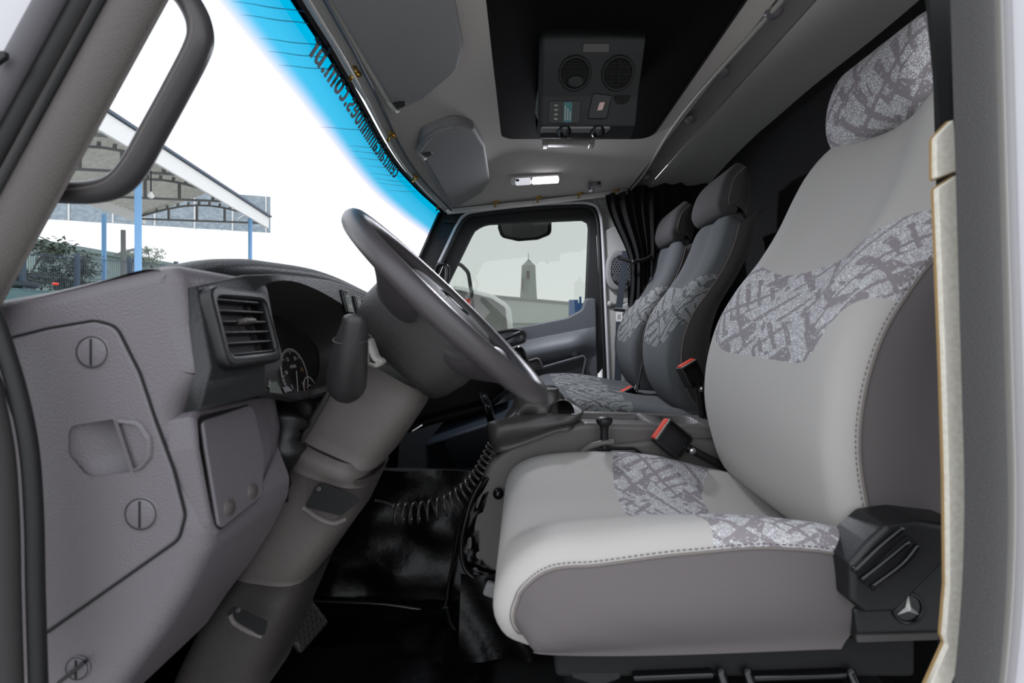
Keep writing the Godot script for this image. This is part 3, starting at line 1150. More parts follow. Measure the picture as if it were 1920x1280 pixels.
func cooler() -> void:
	var o := thing("roof_cooler", "dark overhead cab cooler with two round vents and knobs on the black roof panel", "air cooler", Vector3(0.12, 1.23, -1.0))
	var side := Transform3D(Basis(Vector3(0, 0, 1), Vector3(0, 1, 0), Vector3(-1, 0, 0)), Vector3(0.222, 0.7, 0))
	var prof := fillet([Vector2(-0.868, 0.533), Vector2(-0.880, 0.514), Vector2(-0.890, 0.499), Vector2(-0.935, 0.442), Vector2(-0.958, 0.394), Vector2(-1.0, 0.386), Vector2(-1.13, 0.46), Vector2(-1.18, 0.533)], [0.0, 0.004, 0.006, 0.02, 0.008, 0.01, 0.02, 0.0])
	var st := new_st()
	slab(st, prof, 0.192, 0.012, side)
	part("body", st, M.unit, o)
	# end face towards the windscreen, its lit tone painted as a pale colour
	st = new_st()
	var rim_pts := [Vector3(0.0409, 1.1809, -0.905), Vector3(0.0649, 1.1469, -0.934), Vector3(0.0489, 1.1211, -0.943), Vector3(0.0559, 1.0946, -0.957)]
	var back_pts := [Vector3(0.0379, 1.2045, -0.93), Vector3(0.0271, 1.1583, -0.985), Vector3(0.0252, 1.1366, -0.995), Vector3(0.0364, 1.1112, -1.0)]
	for k in 3:
		quad(st, rim_pts[k], rim_pts[k + 1], back_pts[k + 1], back_pts[k])
	for k in 3:
		quad(st, back_pts[k], back_pts[k + 1], back_pts[k + 1] + Vector3(0.01, 0.0, -0.02), back_pts[k] + Vector3(0.01, 0.0, -0.02))
	part("end_plate", st, mat(rgb(116, 124, 126), 0.4, "lit_painted_end"), o)
	var up_n := Vector3(0, -0.64, 0.768)
	for k in 2:
		var xf := looking(Vector3([0.098, 0.179][k], 1.172, -0.907), up_n)
		st = new_st()
		var ring := []
		for i in 28:
			ring.append(xf * Vector3(cos(TAU * i / 28) * 0.028, sin(TAU * i / 28) * 0.028, 0.0))
		tube(st, ring, 0.003, 8, false, true)
		var v := part("round_vent", st, M.unit, o)
		st = new_st()
		slab(st, oval(Vector2.ZERO, 0.026, 0.026), 0.001, 0.0, xf.translated_local(Vector3(0, 0, -0.001)))
		part("vent_throat", st, M.dull, v)
		for j in 4:
			var y := -0.018 + j * 0.012
			var half := sqrt(0.026 * 0.026 - y * y)
			if k == 0 and j < 2:
				continue
			st = new_st()
			bar(st, xf * Vector3(-half, y, 0.002), xf * Vector3(half, y, 0.002), 0.0012, 0.006, 0.0005, xf.basis.z)
			part("vane", st, M.gloss, v)
		st = new_st()
		if k == 1:
			bar(st, xf * Vector3(0, -0.025, 0.003), xf * Vector3(0, 0.025, 0.003), 0.0014, 0.004, 0.0005, xf.basis.z)
		else:
			slab(st, oval(Vector2(0.002, -0.013), 0.016, 0.011), 0.006, 0.003, xf)
		part("vane_stem", st, M.unit, v)
	var low := looking(Vector3(0.085, 1.117, -0.9465), Vector3(0, -0.38, 0.925))
	st = new_st()
	slab(st, fillet(rect(-0.034, -0.02, 0.028, 0.02), 0.004), 0.002, 0.001, low)
	part("keypad", st, M.gloss, o)
	st = new_st()
	slab(st, rect(-0.005, -0.018, 0.011, 0.018), 0.0012, 0.0, low.translated_local(Vector3(0.0, 0, 0.002)))
	var sticker := part("sticker", st, mat(rgb(52, 112, 116), 0.5, "teal_sticker"), o)
	st = new_st(false)
	for i in 3:
		slab(st, rect(-0.003 + i * 0.005, -0.014, -0.001 + i * 0.005, 0.012 - i * 0.005), 0.0004, 0.0, low.translated_local(Vector3(0, 0, 0.0032)))
	part("sticker_print", st, M.pale, sticker)
	for i in 4:
		st = new_st()
		rbox(st, Vector3(0.007, 0.003, 0.003), 0.001, low.translated_local(Vector3(-0.020, -0.012 + i * 0.008, 0.003)), 1)
		part("key_button", st, M.pale, o)
	st = new_st()
	slab(st, fillet([Vector2(0.042, -0.012), Vector2(0.08, -0.012), Vector2(0.088, 0.03), Vector2(0.05, 0.034)], 0.004), 0.004, 0.002, low)
	var sw := part("switch_panel", st, M.gloss, o)
	st = new_st()
	slab(st, [Vector2(0.060, 0.003), Vector2(0.070, 0.004), Vector2(0.074, 0.018), Vector2(0.064, 0.017)], 0.001, 0.0, low.translated_local(Vector3(0, 0, 0.004)))
	part("warning_label", st, mat(rgb(214, 180, 176), 0.6, "pink_label"), sw)
	st = new_st()
	slab(st, oval(Vector2(0.107, 0.026), 0.016, 0.012), 0.002, 0.001, low)
	part("finger_recess", st, M.dull, o)
	# lighter lower lip and its two knobs
	st = new_st()
	slab(st, fillet([Vector2(0.036, -0.958), Vector2(0.176, -0.958), Vector2(0.168, -0.985), Vector2(0.036, -0.985)], 0.006), 0.004, 0.002, face_down(1.094))
	part("lower_lip", st, mat(rgb(118, 116, 118), 0.4, "lip_plastic"), o)
	for k in 2:
		st = new_st()
		lathe(st, [Vector2(0.015, 0), Vector2(0.014, 0.006), Vector2(0.008, 0.016), Vector2(0.0, 0.017)], standing(Vector3([0.083, 0.150][k], 1.091, -0.968), Vector3(0, -1, 0.15)), 18)
		part("knob", st, M.gloss, o)
	st = new_st()
	slab(st, fillet(rect(-0.024, -0.007, 0.024, 0.007), 0.002), 0.003, 0.001, looking(Vector3(0.134, 1.207, -0.884), Vector3(0, -0.55, 0.83)))
	part("name_plate", st, mat(rgb(84, 82, 80), 0.5, "name_plate"), o)


# ---------------------------------------------------------------- dashboard

# the rear-facing fascia leans forward at the top; outlines on it are (depth, height up the slope)
func fascia(out := 0.0) -> Transform3D:
	var b := Basis(Vector3(0, 0, -1), Vector3(-0.2425, 0.970, 0), Vector3(0.970, 0.2425, 0))
	return Transform3D(b, Vector3(-0.331, 0.7, 0) + b.z * out)


func lower_face(out := 0.0) -> Transform3D:
	var b := Basis(Vector3(0, 0, -1), Vector3(-0.148, 0.989, 0), Vector3(0.989, 0.148, 0))
	return Transform3D(b, Vector3(-0.349, 0.7, 0) + b.z * out)


# a solid with others cut out of it
func carve(called: String, body: SurfaceTool, cuts: Array, m: Material, parent: Node3D) -> Node3D:
	var root := CSGCombiner3D.new()
	place(root, called, parent)
	root.position = -stands(parent)
	var a := CSGMesh3D.new()
	a.name = "solid"
	a.mesh = done(body)
	a.material = m
	root.add_child(a)
	for c in cuts:
		var b := CSGMesh3D.new()
		b.name = "cut"
		b.mesh = done(c)
		b.material = m
		b.operation = CSGShape3D.OPERATION_SUBTRACTION
		root.add_child(b, true)
	return root


const CREST := [Vector2(0.47, 0.052), Vector2(0.5, 0.060), Vector2(0.58, 0.079), Vector2(0.67, 0.092), Vector2(0.9, 0.101), Vector2(1.15, 0.082), Vector2(1.4, 0.054), Vector2(1.93, 0.028)]


func dashboard() -> void:
	var o := thing("dashboard", "grey and black lorry dashboard below the windscreen", "dashboard", Vector3(-0.5, 0.4, -1.2))
	# upper pad with its rolled brow
	var st := new_st()
	grid(st, func(u, v):
		var d := lerpf(0.492, 1.93, u)
		var h := table(CREST, d)
		var p: Vector2 = along([Vector2(-0.40, h - 0.040), Vector2(-0.372, h - 0.034), Vector2(-0.354 - h * 0.1, h - 0.018), Vector2(-0.358 - h * 0.1, h - 0.006), Vector2(-0.378 - h * 0.1, h), Vector2(-0.45, h - 0.018), Vector2(-0.60, h - 0.056), Vector2(-0.85, h - 0.13)], v)
		return Vector3(p.x, 0.7 + p.y, -d), 60, 40)
	part("upper_pad", st, M.dash_dark, o)
	# end moulding facing the driver's door
	st = new_st()
	var edge := [Vector2(-0.5788, 0.7176), Vector2(-0.5402, 0.7259), Vector2(-0.4851, 0.7358), Vector2(-0.43, 0.7485), Vector2(-0.3749, 0.7606), Vector2(-0.355, 0.7623), Vector2(-0.3473, 0.7496), Vector2(-0.3385, 0.7), Vector2(-0.3258, 0.6559), Vector2(-0.3286, 0.6438), Vector2(-0.3473, 0.6217), Vector2(-0.3539, 0.6035), Vector2(-0.3473, 0.5677), Vector2(-0.3308, 0.5291), Vector2(-0.317, 0.4933), Vector2(-0.3197, 0.4685), Vector2(-0.3418, 0.4244), Vector2(-0.3693, 0.3803), Vector2(-0.4024, 0.3362), Vector2(-0.4355, 0.2865), Vector2(-0.5788, 0.2645)]
	var grip := fillet([Vector2(-0.4564, 0.5991), Vector2(-0.4118, 0.606), Vector2(-0.3941, 0.5529), Vector2(-0.4371, 0.5475), Vector2(-0.4564, 0.5711)], [0.012, 0.001, 0.001, 0.016, 0.010])
	slab(st, fillet(edge, 0.03, 4), 0.17, 0.018, face_door(0.658), 6, true, grip)
	part("end_moulding", st, M.dash, o)
	# removable cover with a dark joint round it
	var cover := [Vector2(-0.5596, 0.6688), Vector2(-0.5273, 0.6839), Vector2(-0.4789, 0.6962), Vector2(-0.4315, 0.7043), Vector2(-0.41, 0.6989), Vector2(-0.3863, 0.6516), Vector2(-0.3702, 0.6032), Vector2(-0.3524, 0.5547), Vector2(-0.3406, 0.509), Vector2(-0.347, 0.4848), Vector2(-0.4799, 0.3912), Vector2(-0.4864, 0.3933), Vector2(-0.4875, 0.4633), Vector2(-0.4918, 0.5332), Vector2(-0.5058, 0.5924), Vector2(-0.5273, 0.6516)]
	cover = fillet(cover, [0.0, 0.02, 0.02, 0.02, 0.02, 0.03, 0.03, 0.03, 0.02, 0.02, 0.004, 0.004, 0.02, 0.02, 0.02, 0.02], 4)
	st = new_st()
	var joint := []
	for q in inset_any(cover, -0.001):
		joint.append(Vector3(q.x, q.y, -0.4875))
	tube(st, joint, 0.0013, 6, false, true)
	part("cover_joint", st, M.dull, o)
	st = new_st()
	slab(st, cover, 0.010, 0.003, face_door(0.496), 4, false, grip)
	var cov := part("access_cover", st, M.dash, o)
	# hollow that deepens towards the pull
	st = new_st()
	grid(st, func(u, v):
		var y := lerpf(778.0, 900.0, v)
		var x := lerpf(122.0, lerpf(210.0, 252.0, v), u)
		var w := 1.0 - pow(absf(2.0 * v - 1.0), 3.0)
		var d := 0.487 + 0.020 * smoothstep(0.0, 0.85, u) * w
		return Vector3((x - 980) * 0.487 / 907, 0.7 + (610 - y) * 0.487 / 907, -d), 18, 18, Vector2.ONE, true)
	part("hollow", st, M.dash, cov)
	st = new_st()
	slab(st, fillet([Vector2(-0.4093, 0.6077), Vector2(-0.3831, 0.605), Vector2(-0.3714, 0.5869), Vector2(-0.3714, 0.5677), Vector2(-0.3821, 0.5549), Vector2(-0.3911, 0.5527)], [0.002, 0.014, 0.014, 0.014, 0.012, 0.002]), 0.006, 0.004, face_door(0.4885), 5)
	part("finger_pull", st, M.dash, cov)
	for q in [Vector3(-0.4319, 0.6732, -0.486), Vector3(-0.3831, 0.5109, -0.486)]:
		fastener(o, q, 0.0155)
	fastener(o, Vector3(-0.4478, 0.3553, -0.487), 0.011)
	st = new_st()
	bar(st, Vector3(-0.4594, 0.3465, -0.48), Vector3(-0.4358, 0.3652, -0.482), 0.006, 0.004, 0.001)
	part("clip_lever", st, M.black, o)
	# dark fascia with the instrument opening cut in it
	var body := new_st()
	var top := []
	for k in 16:
		var d := lerpf(1.93, 0.500, k / 15.0)
		top.append(Vector2(d, (table(CREST, d) - 0.020) / 0.970))
	slab(body, [Vector2(0.4906, -0.0446), Vector2(0.4608, -0.0828), Vector2(0.5119, -0.0849), Vector2(0.5898, -0.0858), Vector2(0.66, -0.105), Vector2(1.0, -0.12), Vector2(1.93, -0.13)] + top, 0.016, 0.003, fascia(-0.012))
	var hole := smooth([Vector2(0.5835, 0.0066), Vector2(0.5916, 0.0282), Vector2(0.6127, 0.0446), Vector2(0.6709, 0.0625), Vector2(0.7496, 0.0665), Vector2(0.8639, 0.0491), Vector2(0.9576, 0.0196), Vector2(1.0091, -0.0344), Vector2(0.9546, -0.0977), Vector2(0.8339, -0.1137), Vector2(0.7148, -0.0975), Vector2(0.5866, -0.0847), Vector2(0.5945, -0.0405)], 3, true)
	var c1 := new_st()
	slab(c1, hole, 0.06, 0.0, fascia(-0.04))
	var c2 := new_st()
	slab(c2, fillet(rect(0.514, -0.040, 0.605, 0.030), 0.012), 0.06, 0.0, fascia(-0.04))
	var fas := carve("fascia", body, [c1, c2], M.dash_dark, o)
	# hooded well down to the dials
	var st2 := new_st()
	var rings := []
	for k in 5:
		var t := k / 4.0
		var ring := []
		for q in hole:
			var c := Vector2(0.86, -0.03)
			var p: Vector2 = q.lerp(c + (q - c) * 0.86, t)
			ring.append(fascia(0.004 - 0.100 * t) * Vector3(p.x, p.y, 0))
		rings.append(ring)
	loft(st2, rings, false)
	part("cluster_hood", st2, grained_hood(), o)
	cluster(o)
	# air vent: raised frame, slats, upright vanes and a tab
	st = new_st()
	band(st, match_ring(fillet(rect(0.500, -0.050, 0.616, 0.040), 0.016, 6), 64), match_ring(fillet(rect(0.511, -0.037, 0.607, 0.028), 0.010, 6), 64), 0.012, fascia(0.004), 0.004)
	var vent := part("air_vent", st, M.black, o)
	st = new_st()
	slab(st, rect(0.510, -0.040, 0.609, 0.030), 0.001, 0.0, fascia(-0.030))
	for q in [[0.510, -0.040, 0.510, 0.030], [0.609, -0.040, 0.609, 0.030], [0.510, -0.040, 0.609, -0.040], [0.510, 0.030, 0.609, 0.030]]:
		quad(st, fascia(-0.03) * Vector3(q[0], q[1], 0), fascia(-0.03) * Vector3(q[2], q[3], 0), fascia(0.004) * Vector3(q[2], q[3], 0), fascia(0.004) * Vector3(q[0], q[1], 0))
	part("vent_box", st, M.dull, vent)
	for k in 6:
		var y := -0.035 + k * 0.0122
		st = new_st()
		bar(st, fascia(0.004) * Vector3(0.512, y, 0), fascia(0.004) * Vector3(0.606, y, 0), 0.016, 0.0028, 0.0012, fascia().basis.y)
		part("slat", st, M.black, vent)
	for k in 5:
		var x := 0.522 + k * 0.018
		st = new_st()
		bar(st, fascia(-0.014) * Vector3(x, -0.036, 0), fascia(-0.014) * Vector3(x, 0.028, 0), 0.0016, 0.014, 0.0005, fascia().basis.z)
		part("vane", st, M.dash_dark, vent)
	st = new_st()
	rbox(st, Vector3(0.022, 0.006, 0.014), 0.003, fascia(0.014).translated_local(Vector3(0.556, 0.0014, 0)))
	part("vent_tab", st, M.column, vent)
	# lower panel with a screwed lid
	st = new_st()
	slab(st, fillet([Vector2(0.4917, -0.0943), Vector2(0.5011, -0.0883), Vector2(0.6567, -0.093), Vector2(0.6588, -0.1395), Vector2(0.6408, -0.1714), Vector2(0.6047, -0.1955), Vector2(0.5838, -0.218), Vector2(0.5624, -0.2207), Vector2(0.5009, -0.2233), Vector2(0.4913, -0.2054), Vector2(0.4881, -0.1252)], [0.004, 0.006, 0.004, 0.02, 0.02, 0.02, 0.006, 0.01, 0.01, 0.02, 0.02]), 0.03, 0.006, lower_face(-0.03))
	part("lower_panel", st, M.dash, o)
	var lid := fillet([Vector2(0.4997, -0.1019), Vector2(0.5085, -0.1003), Vector2(0.5856, -0.0979), Vector2(0.5953, -0.1049), Vector2(0.6018, -0.161), Vector2(0.587, -0.2061), Vector2(0.5814, -0.2094), Vector2(0.5065, -0.2146), Vector2(0.5008, -0.2088), Vector2(0.4989, -0.1279)], 0.006)
	st = new_st()
	slab(st, inset_any(lid, -0.0014), 0.0007, 0.0, lower_face(0.0005))
	part("lid_joint", st, M.dull, o)
	st = new_st()
	slab(st, lid, 0.004, 0.0018, lower_face(0.0))
	var l := part("lid", st, M.dash, o)
	for q in [Vector2(0.5204, -0.1984), Vector2(0.5656, -0.1961)]:
		st = new_st()
		lathe(st, [Vector2(0.009, 0.0), Vector2(0.0085, 0.002), Vector2(0.006, 0.0005), Vector2(0.0055, 0.0015), Vector2(0.003, 0.002), Vector2(0.0, 0.0015)], standing(lower_face(0.004) * Vector3(q.x, q.y, 0), lower_face().basis.z), 18)
		part("screw", st, M.column, l)
	# rocker switches and a socket right of the dials
	for k in 3:
		var q: Vector2 = [Vector2(0.9259, 0.0453), Vector2(0.9851, 0.037), Vector2(1.037, 0.0306)][k]
		st = new_st()
		rbox(st, Vector3(0.036, 0.046, 0.010), 0.003, fascia(0.004).translated_local(Vector3(q.x, q.y, 0)))
		var s := part("rocker_switch", st, M.gloss if k < 2 else M.dash_dark, o)
		if k < 2:
			st = new_st()
			slab(st, oval(Vector2(q.x, q.y - 0.010), 0.006, 0.004), 0.0006, 0.0, fascia(0.009))
			part("symbol", st, M.pale, s)
			st = new_st()
			slab(st, rect(q.x - 0.006, q.y + 0.008, q.x + 0.005, q.y + 0.012), 0.0006, 0.0, fascia(0.009))
			part("symbol", st, M.pale, s)
	for q in [Vector2(1.1223, 0.0026), Vector2(1.0479, -0.0024)]:
		st = new_st()
		band(st, match_ring(fillet(rect(q.x - 0.024, q.y - 0.026, q.x + 0.024, q.y + 0.026), 0.004), 32), match_ring(fillet(rect(q.x - 0.018, q.y - 0.019, q.x + 0.018, q.y + 0.019), 0.003), 32), 0.005, fascia(0.003), 0.001)
		var s := part("switch_blank", st, M.gloss, o)
		st = new_st()
		slab(st, rect(q.x - 0.018, q.y - 0.019, q.x + 0.018, q.y + 0.019), 0.002, 0.0, fascia(0.003))
		part("blank_plate", st, M.black, s)
	# dark lower bodywork down to the pedals and across to the passenger side
	st = new_st()
	slab(st, fillet([Vector2(-0.95, 0.70), Vector2(-0.95, 0.25), Vector2(-0.62, 0.22), Vector2(-0.47, 0.34), Vector2(-0.415, 0.42), Vector2(-0.385, 0.53), Vector2(-0.40, 0.57), Vector2(-0.60, 0.58)], 0.03), 1.27, 0.01, face_door(1.93))
	part("lower_bodywork", st, M.black, o)
	st = new_st(false)
	rbox(st, Vector3(0.02, 0.50, 1.42), 0.004, Transform3D(Basis.IDENTITY, Vector3(-0.60, 0.42, -1.215)), 1)
	part("bulkhead", st, M.dull, o)
	# knee duct above the footwell with its strap
	st = new_st()
	slab(st, fillet([Vector2(-0.4013, 0.571), Vector2(-0.0358, 0.571), Vector2(-0.0358, 0.4965), Vector2(-0.1075, 0.442), Vector2(-0.2723, 0.399), Vector2(-0.4013, 0.356)], 0.02), 0.3, 0.02, face_door(1.75))
	part("knee_duct", st, M.black, o)
	st = new_st()
	tube(st, smooth([Vector3(-0.1089, 0.5165, -1.3), Vector3(-0.096, 0.4954, -1.28), Vector3(-0.0875, 0.4671, -1.28), Vector3(-0.0831, 0.442, -1.3)], 3), 0.008, 6, true, false, Vector2(1.6, 0.4))
	lathe(st, [Vector2(0.006, 0), Vector2(0.005, 0.004), Vector2(0, 0.005)], standing(Vector3(-0.0877, 0.4857, -1.262), Vector3(0, 0, 1)), 10)
	part("strap", st, M.gloss, o)


func grained_hood() -> StandardMaterial3D:
	var m: StandardMaterial3D = M.dash_dark.duplicate()
	m.albedo_color = rgb(74, 70, 70)
	return m


func fastener(parent: Node3D, at: Vector3, r: float) -> void:
	var xf := standing(at, Vector3(0, 0, 1))
	var st := new_st()
	lathe(st, [Vector2(r * 1.12, 0.0), Vector2(r * 1.06, 0.0014), Vector2(r * 0.98, 0.0004), Vector2(r * 0.93, 0.0016), Vector2(r * 0.82, 0.0022), Vector2(0.0, 0.0022)], xf, 32)
	var f := part("fastener", st, M.dash, parent)
	st = new_st()
	rbox(st, Vector3(0.0022, r * 1.75, 0.0012), 0.0005, Transform3D(Basis.IDENTITY, at + Vector3(0, 0, 0.0022)), 1)
	part("slot", st, M.dull, f)
	st = new_st()
	var ring := []
	for k in 32:
		ring.append(at + Vector3(cos(TAU * k / 32) * r, sin(TAU * k / 32) * r, 0.0006))
	tube(st, ring, 0.0009, 6, false, true)
	part("groove", st, M.dull, f)


func cluster(parent: Node3D) -> void:
	var base := fascia(-0.097)
	var face := [Vector2(0.7501, -0.0256), Vector2(0.7963, 0.0453), Vector2(0.8748, 0.0646), Vector2(0.989, 0.0337), Vector2(1.0563, -0.036), Vector2(1.0709, -0.1095), Vector2(0.955, -0.1151), Vector2(0.7593, -0.101), Vector2(0.66, -0.10), Vector2(0.66, 0.03)]
	var st := new_st()
	slab(st, [Vector2(0.63, -0.112), Vector2(1.06, -0.125), Vector2(1.08, -0.06), Vector2(1.0, 0.03), Vector2(0.88, 0.06), Vector2(0.72, 0.06), Vector2(0.64, 0.02)], 0.002, 0.0, base.translated_local(Vector3(0, 0, -0.004)))
	var c := part("instrument_cluster", st, mat(rgb(44, 40, 39), 0.35, "dial_face"), parent)
	var ink := mat(rgb(206, 206, 206), 0.5, "dial_print")
	var red := mat(rgb(196, 96, 100), 0.5, "dial_red")
	var amber := mat(rgb(200, 170, 90), 0.5, "dial_amber")
	var spots := [Vector2(0.8675, -0.0651), Vector2(0.9113, -0.0994), Vector2(0.74, -0.045)]
	var radii := [0.046, 0.024, 0.046]
	for k in 3:
		var q: Vector2 = spots[k]
		var r: float = radii[k]
		var xf := base.translated_local(Vector3(q.x, q.y, 0))
		st = new_st()
		var arc := []
		for i in 31:
			var a := deg_to_rad(225.0 - 270.0 * i / 30.0)
			arc.append(xf * Vector3(cos(a) * r, sin(a) * r, 0.001))
		tube(st, arc, 0.0009, 5)
		var dial := part("dial", st, ink, c)
		st = new_st(false)
		var st_red := new_st(false)
		for i in 31:
			var a := deg_to_rad(225.0 - 270.0 * i / 30.0)
			var dir := Vector3(cos(a), sin(a), 0)
			var deep := 0.80 if i % 5 == 0 else 0.90
			bar(st_red if (i > 24 and k == 0) or (i < 8 and k == 1) else st, xf * (dir * r * deep) + xf.basis.z * 0.001, xf * (dir * r) + xf.basis.z * 0.001, 0.0009, 0.0009, 0.0002, xf.basis.z)
		part("tick_marks", st, ink, dial)
		part("red_marks", st_red, red, dial)
		var marks: Array = [["5", "10", "15", "20", "25", "30"], ["0", "5", "10"], ["20", "40", "60", "80", "100", "120"]][k]
		for i in marks.size():
			var a := deg_to_rad(225.0 - 270.0 * i / (marks.size() - 1.0))
			part("numeral", lettering(marks[i], r * 0.2, 0.0004), ink if not (k == 0 and i == 4) else amber, dial, xf.translated_local(Vector3(cos(a) * r * 0.66, sin(a) * r * 0.66, 0.001)))
		part("unit_name", lettering(["r/min", "P/bar", "km/h"][k], r * 0.2, 0.0004), ink, dial, xf.translated_local(Vector3(0, r * 0.3, 0.001)))
		st = new_st()
		var na := deg_to_rad([250.0, 20.0, 230.0][k])
		bar(st, xf * Vector3(cos(na) * -r * 0.1, sin(na) * -r * 0.1, 0.004), xf * Vector3(cos(na) * r * 0.85, sin(na) * r * 0.85, 0.004), 0.0016, 0.001, 0.0003, xf.basis.z)
		part("needle", st, ink, dial)
	st = new_st()
	slab(st, [Vector2(0.7679, -0.0995), Vector2(0.7764, -0.0706), Vector2(0.7996, -0.0709), Vector2(0.8138, -0.0999)], 0.001, 0.0, base)
	part("display", st, mat(rgb(116, 126, 116), 0.4, "grey_green_display"), c)
	st = new_st()
	slab(st, [Vector2(0.785, -0.0339), Vector2(0.7979, -0.0345), Vector2(0.7971, -0.0507), Vector2(0.7854, -0.0509)], 0.001, 0.0, base)
	slab(st, [Vector2(0.8147, -0.0833), Vector2(0.8357, -0.0855), Vector2(0.8448, -0.1018), Vector2(0.8207, -0.1007)], 0.001, 0.0, base)
	slab(st, [Vector2(0.7612, -0.0969), Vector2(0.8421, -0.0995), Vector2(0.8439, -0.1036), Vector2(0.7608, -0.1012)], 0.001, 0.0, base)
	part("warning_field", st, mat(rgb(150, 146, 148), 0.5, "warning_fields"), c)


# ---------------------------------------------------------------- steering

func steering() -> void:
	var c := Vector3(-0.1175, 0.729, -0.785)
	var n := Vector3(0.695, 0.718, 0)          # towards the driver
	var e1 := Vector3(0.718, -0.695, 0)        # down the wheel
	var e2 := Vector3(0, 0, 1)                 # towards the door
	var R := 0.197
	var w := thing("steering_wheel", "dark grey four-spoke steering wheel seen from its edge", "steering wheel", c)
	var st := new_st()
	var ring := []
	var rad := []
	for k in 96:
		var a := TAU * k / 96
		ring.append(c + (e1 * cos(a) + e2 * sin(a)) * R)
	tube(st, ring, 0.0165, 16, false, true)
	part("rim", st, M.wheel, w)
	# flat spokes that flare into the rim
	for s in [1.0, -1.0]:
		for q in [[104.0, 0.054, 0.050, -0.050], [50.0, 0.040, 0.046, 0.055]]:
			var a := deg_to_rad(q[0] * s)
			var radial := e1 * cos(a) + e2 * sin(a)
			var tangent := e2 * cos(a) - e1 * sin(a)
			var rim := c + radial * (R - 0.008) - n * 0.004
			var hub: Vector3 = c + e1 * q[3] + e2 * (0.035 * s) - n * 0.045
			var inward := (hub - rim).normalized()
			var wide := (tangent - inward * tangent.dot(inward)).normalized()
			var thick := inward.cross(wide).normalized()
			var rings := []
			for k in 13:
				var t := k / 12.0
				var half: float = lerpf(q[1], q[2], smoothstep(0.0, 1.0, t)) * (1.0 - 0.30 * sin(PI * clampf(t * 1.15, 0.0, 1.0)))
				var h := lerpf(0.011, 0.022, smoothstep(0.1, 1.0, t))
				var mid: Vector3 = rim.lerp(hub, t) - n * 0.010 * sin(PI * t)
				var ring2 := []
				for i in 28:
					var b := TAU * i / 28
					ring2.append(mid + wide * (signf(cos(b)) * pow(absf(cos(b)), 0.8) * half) + thick * (sin(b) * h))
				rings.append(ring2)
			st = new_st()
			loft(st, rings)
			part("spoke", st, M.wheel, w)
	# hub: a deep rounded bowl narrowing towards the column
	st = new_st()
	var hub_rings := []
	for q in [[0.012, 0.030, 0.035], [0.008, 0.078, 0.070], [-0.004, 0.094, 0.088], [-0.03, 0.104, 0.096], [-0.07, 0.104, 0.094], [-0.100, 0.096, 0.086], [-0.115, 0.088, 0.078], [-0.119, 0.070, 0.062]]:
		var r2 := []
		for k in 40:
			var a := TAU * k / 40
			var cx := signf(cos(a)) * pow(absf(cos(a)), 0.6)
			var cy := signf(sin(a)) * pow(absf(sin(a)), 0.6)
			r2.append(c + n * q[0] + e1 * cx * q[1] + e2 * cy * q[2])
		hub_rings.append(r2)
	loft(st, hub_rings)
	part("hub", st, M.hub, w)

	# column shroud, in lofted boxes from the wheel down to the floor
	var col := thing("steering_column", "tall dark grey plastic steering column shroud running down to the floor", "steering column", Vector3(-0.5, 0.02, -0.78))
	var top := [[Vector2(-0.2442, 0.6515), Vector2(-0.1487, 0.5982), 0.066], [Vector2(-0.2662, 0.6374), Vector2(-0.1605, 0.5708), 0.072], [Vector2(-0.2975, 0.6061), Vector2(-0.1847, 0.534), 0.078], [Vector2(-0.3288, 0.5591), Vector2(-0.2098, 0.498), 0.080], [Vector2(-0.3444, 0.5262), Vector2(-0.227, 0.4793), 0.078]]
	st = new_st()
	loft(st, column_rings(top))
	part("upper_shroud", st, M.column, col)
	var lip := [[Vector2(-0.3272, 0.5318), Vector2(-0.2408, 0.4932), 0.088], [Vector2(-0.3396, 0.524), Vector2(-0.2346, 0.4793), 0.094], [Vector2(-0.3442, 0.5117), Vector2(-0.2408, 0.4646), 0.094], [Vector2(-0.3519, 0.4947), Vector2(-0.2346, 0.4569), 0.088]]
	st = new_st()
	loft(st, column_rings(lip))
	part("shroud_lip", st, M.column, col)
	var low := [[Vector2(-0.3523, 0.5027), Vector2(-0.2286, 0.4691), 0.084], [Vector2(-0.382, 0.4534), Vector2(-0.2583, 0.4064), 0.084], [Vector2(-0.411, 0.3869), Vector2(-0.2896, 0.3634), 0.084], [Vector2(-0.4321, 0.3399), Vector2(-0.317, 0.3243), 0.084], [Vector2(-0.4384, 0.329), Vector2(-0.3241, 0.3149), 0.080]]
	st = new_st()
	loft(st, column_rings(low))
	part("lower_shroud", st, M.column, col)
	var foot := [[Vector2(-0.4352, 0.3336), Vector2(-0.3194, 0.3196), 0.074], [Vector2(-0.4556, 0.3008), Vector2(-0.3319, 0.2929), 0.086], [Vector2(-0.4853, 0.2538), Vector2(-0.3523, 0.246), 0.088], [Vector2(-0.5166, 0.1912), Vector2(-0.3757, 0.1873), 0.088], [Vector2(-0.5401, 0.1364), Vector2(-0.3992, 0.1364), 0.088]]
	st = new_st()
	loft(st, column_rings(foot))
	part("foot_shroud", st, M.foot, col)
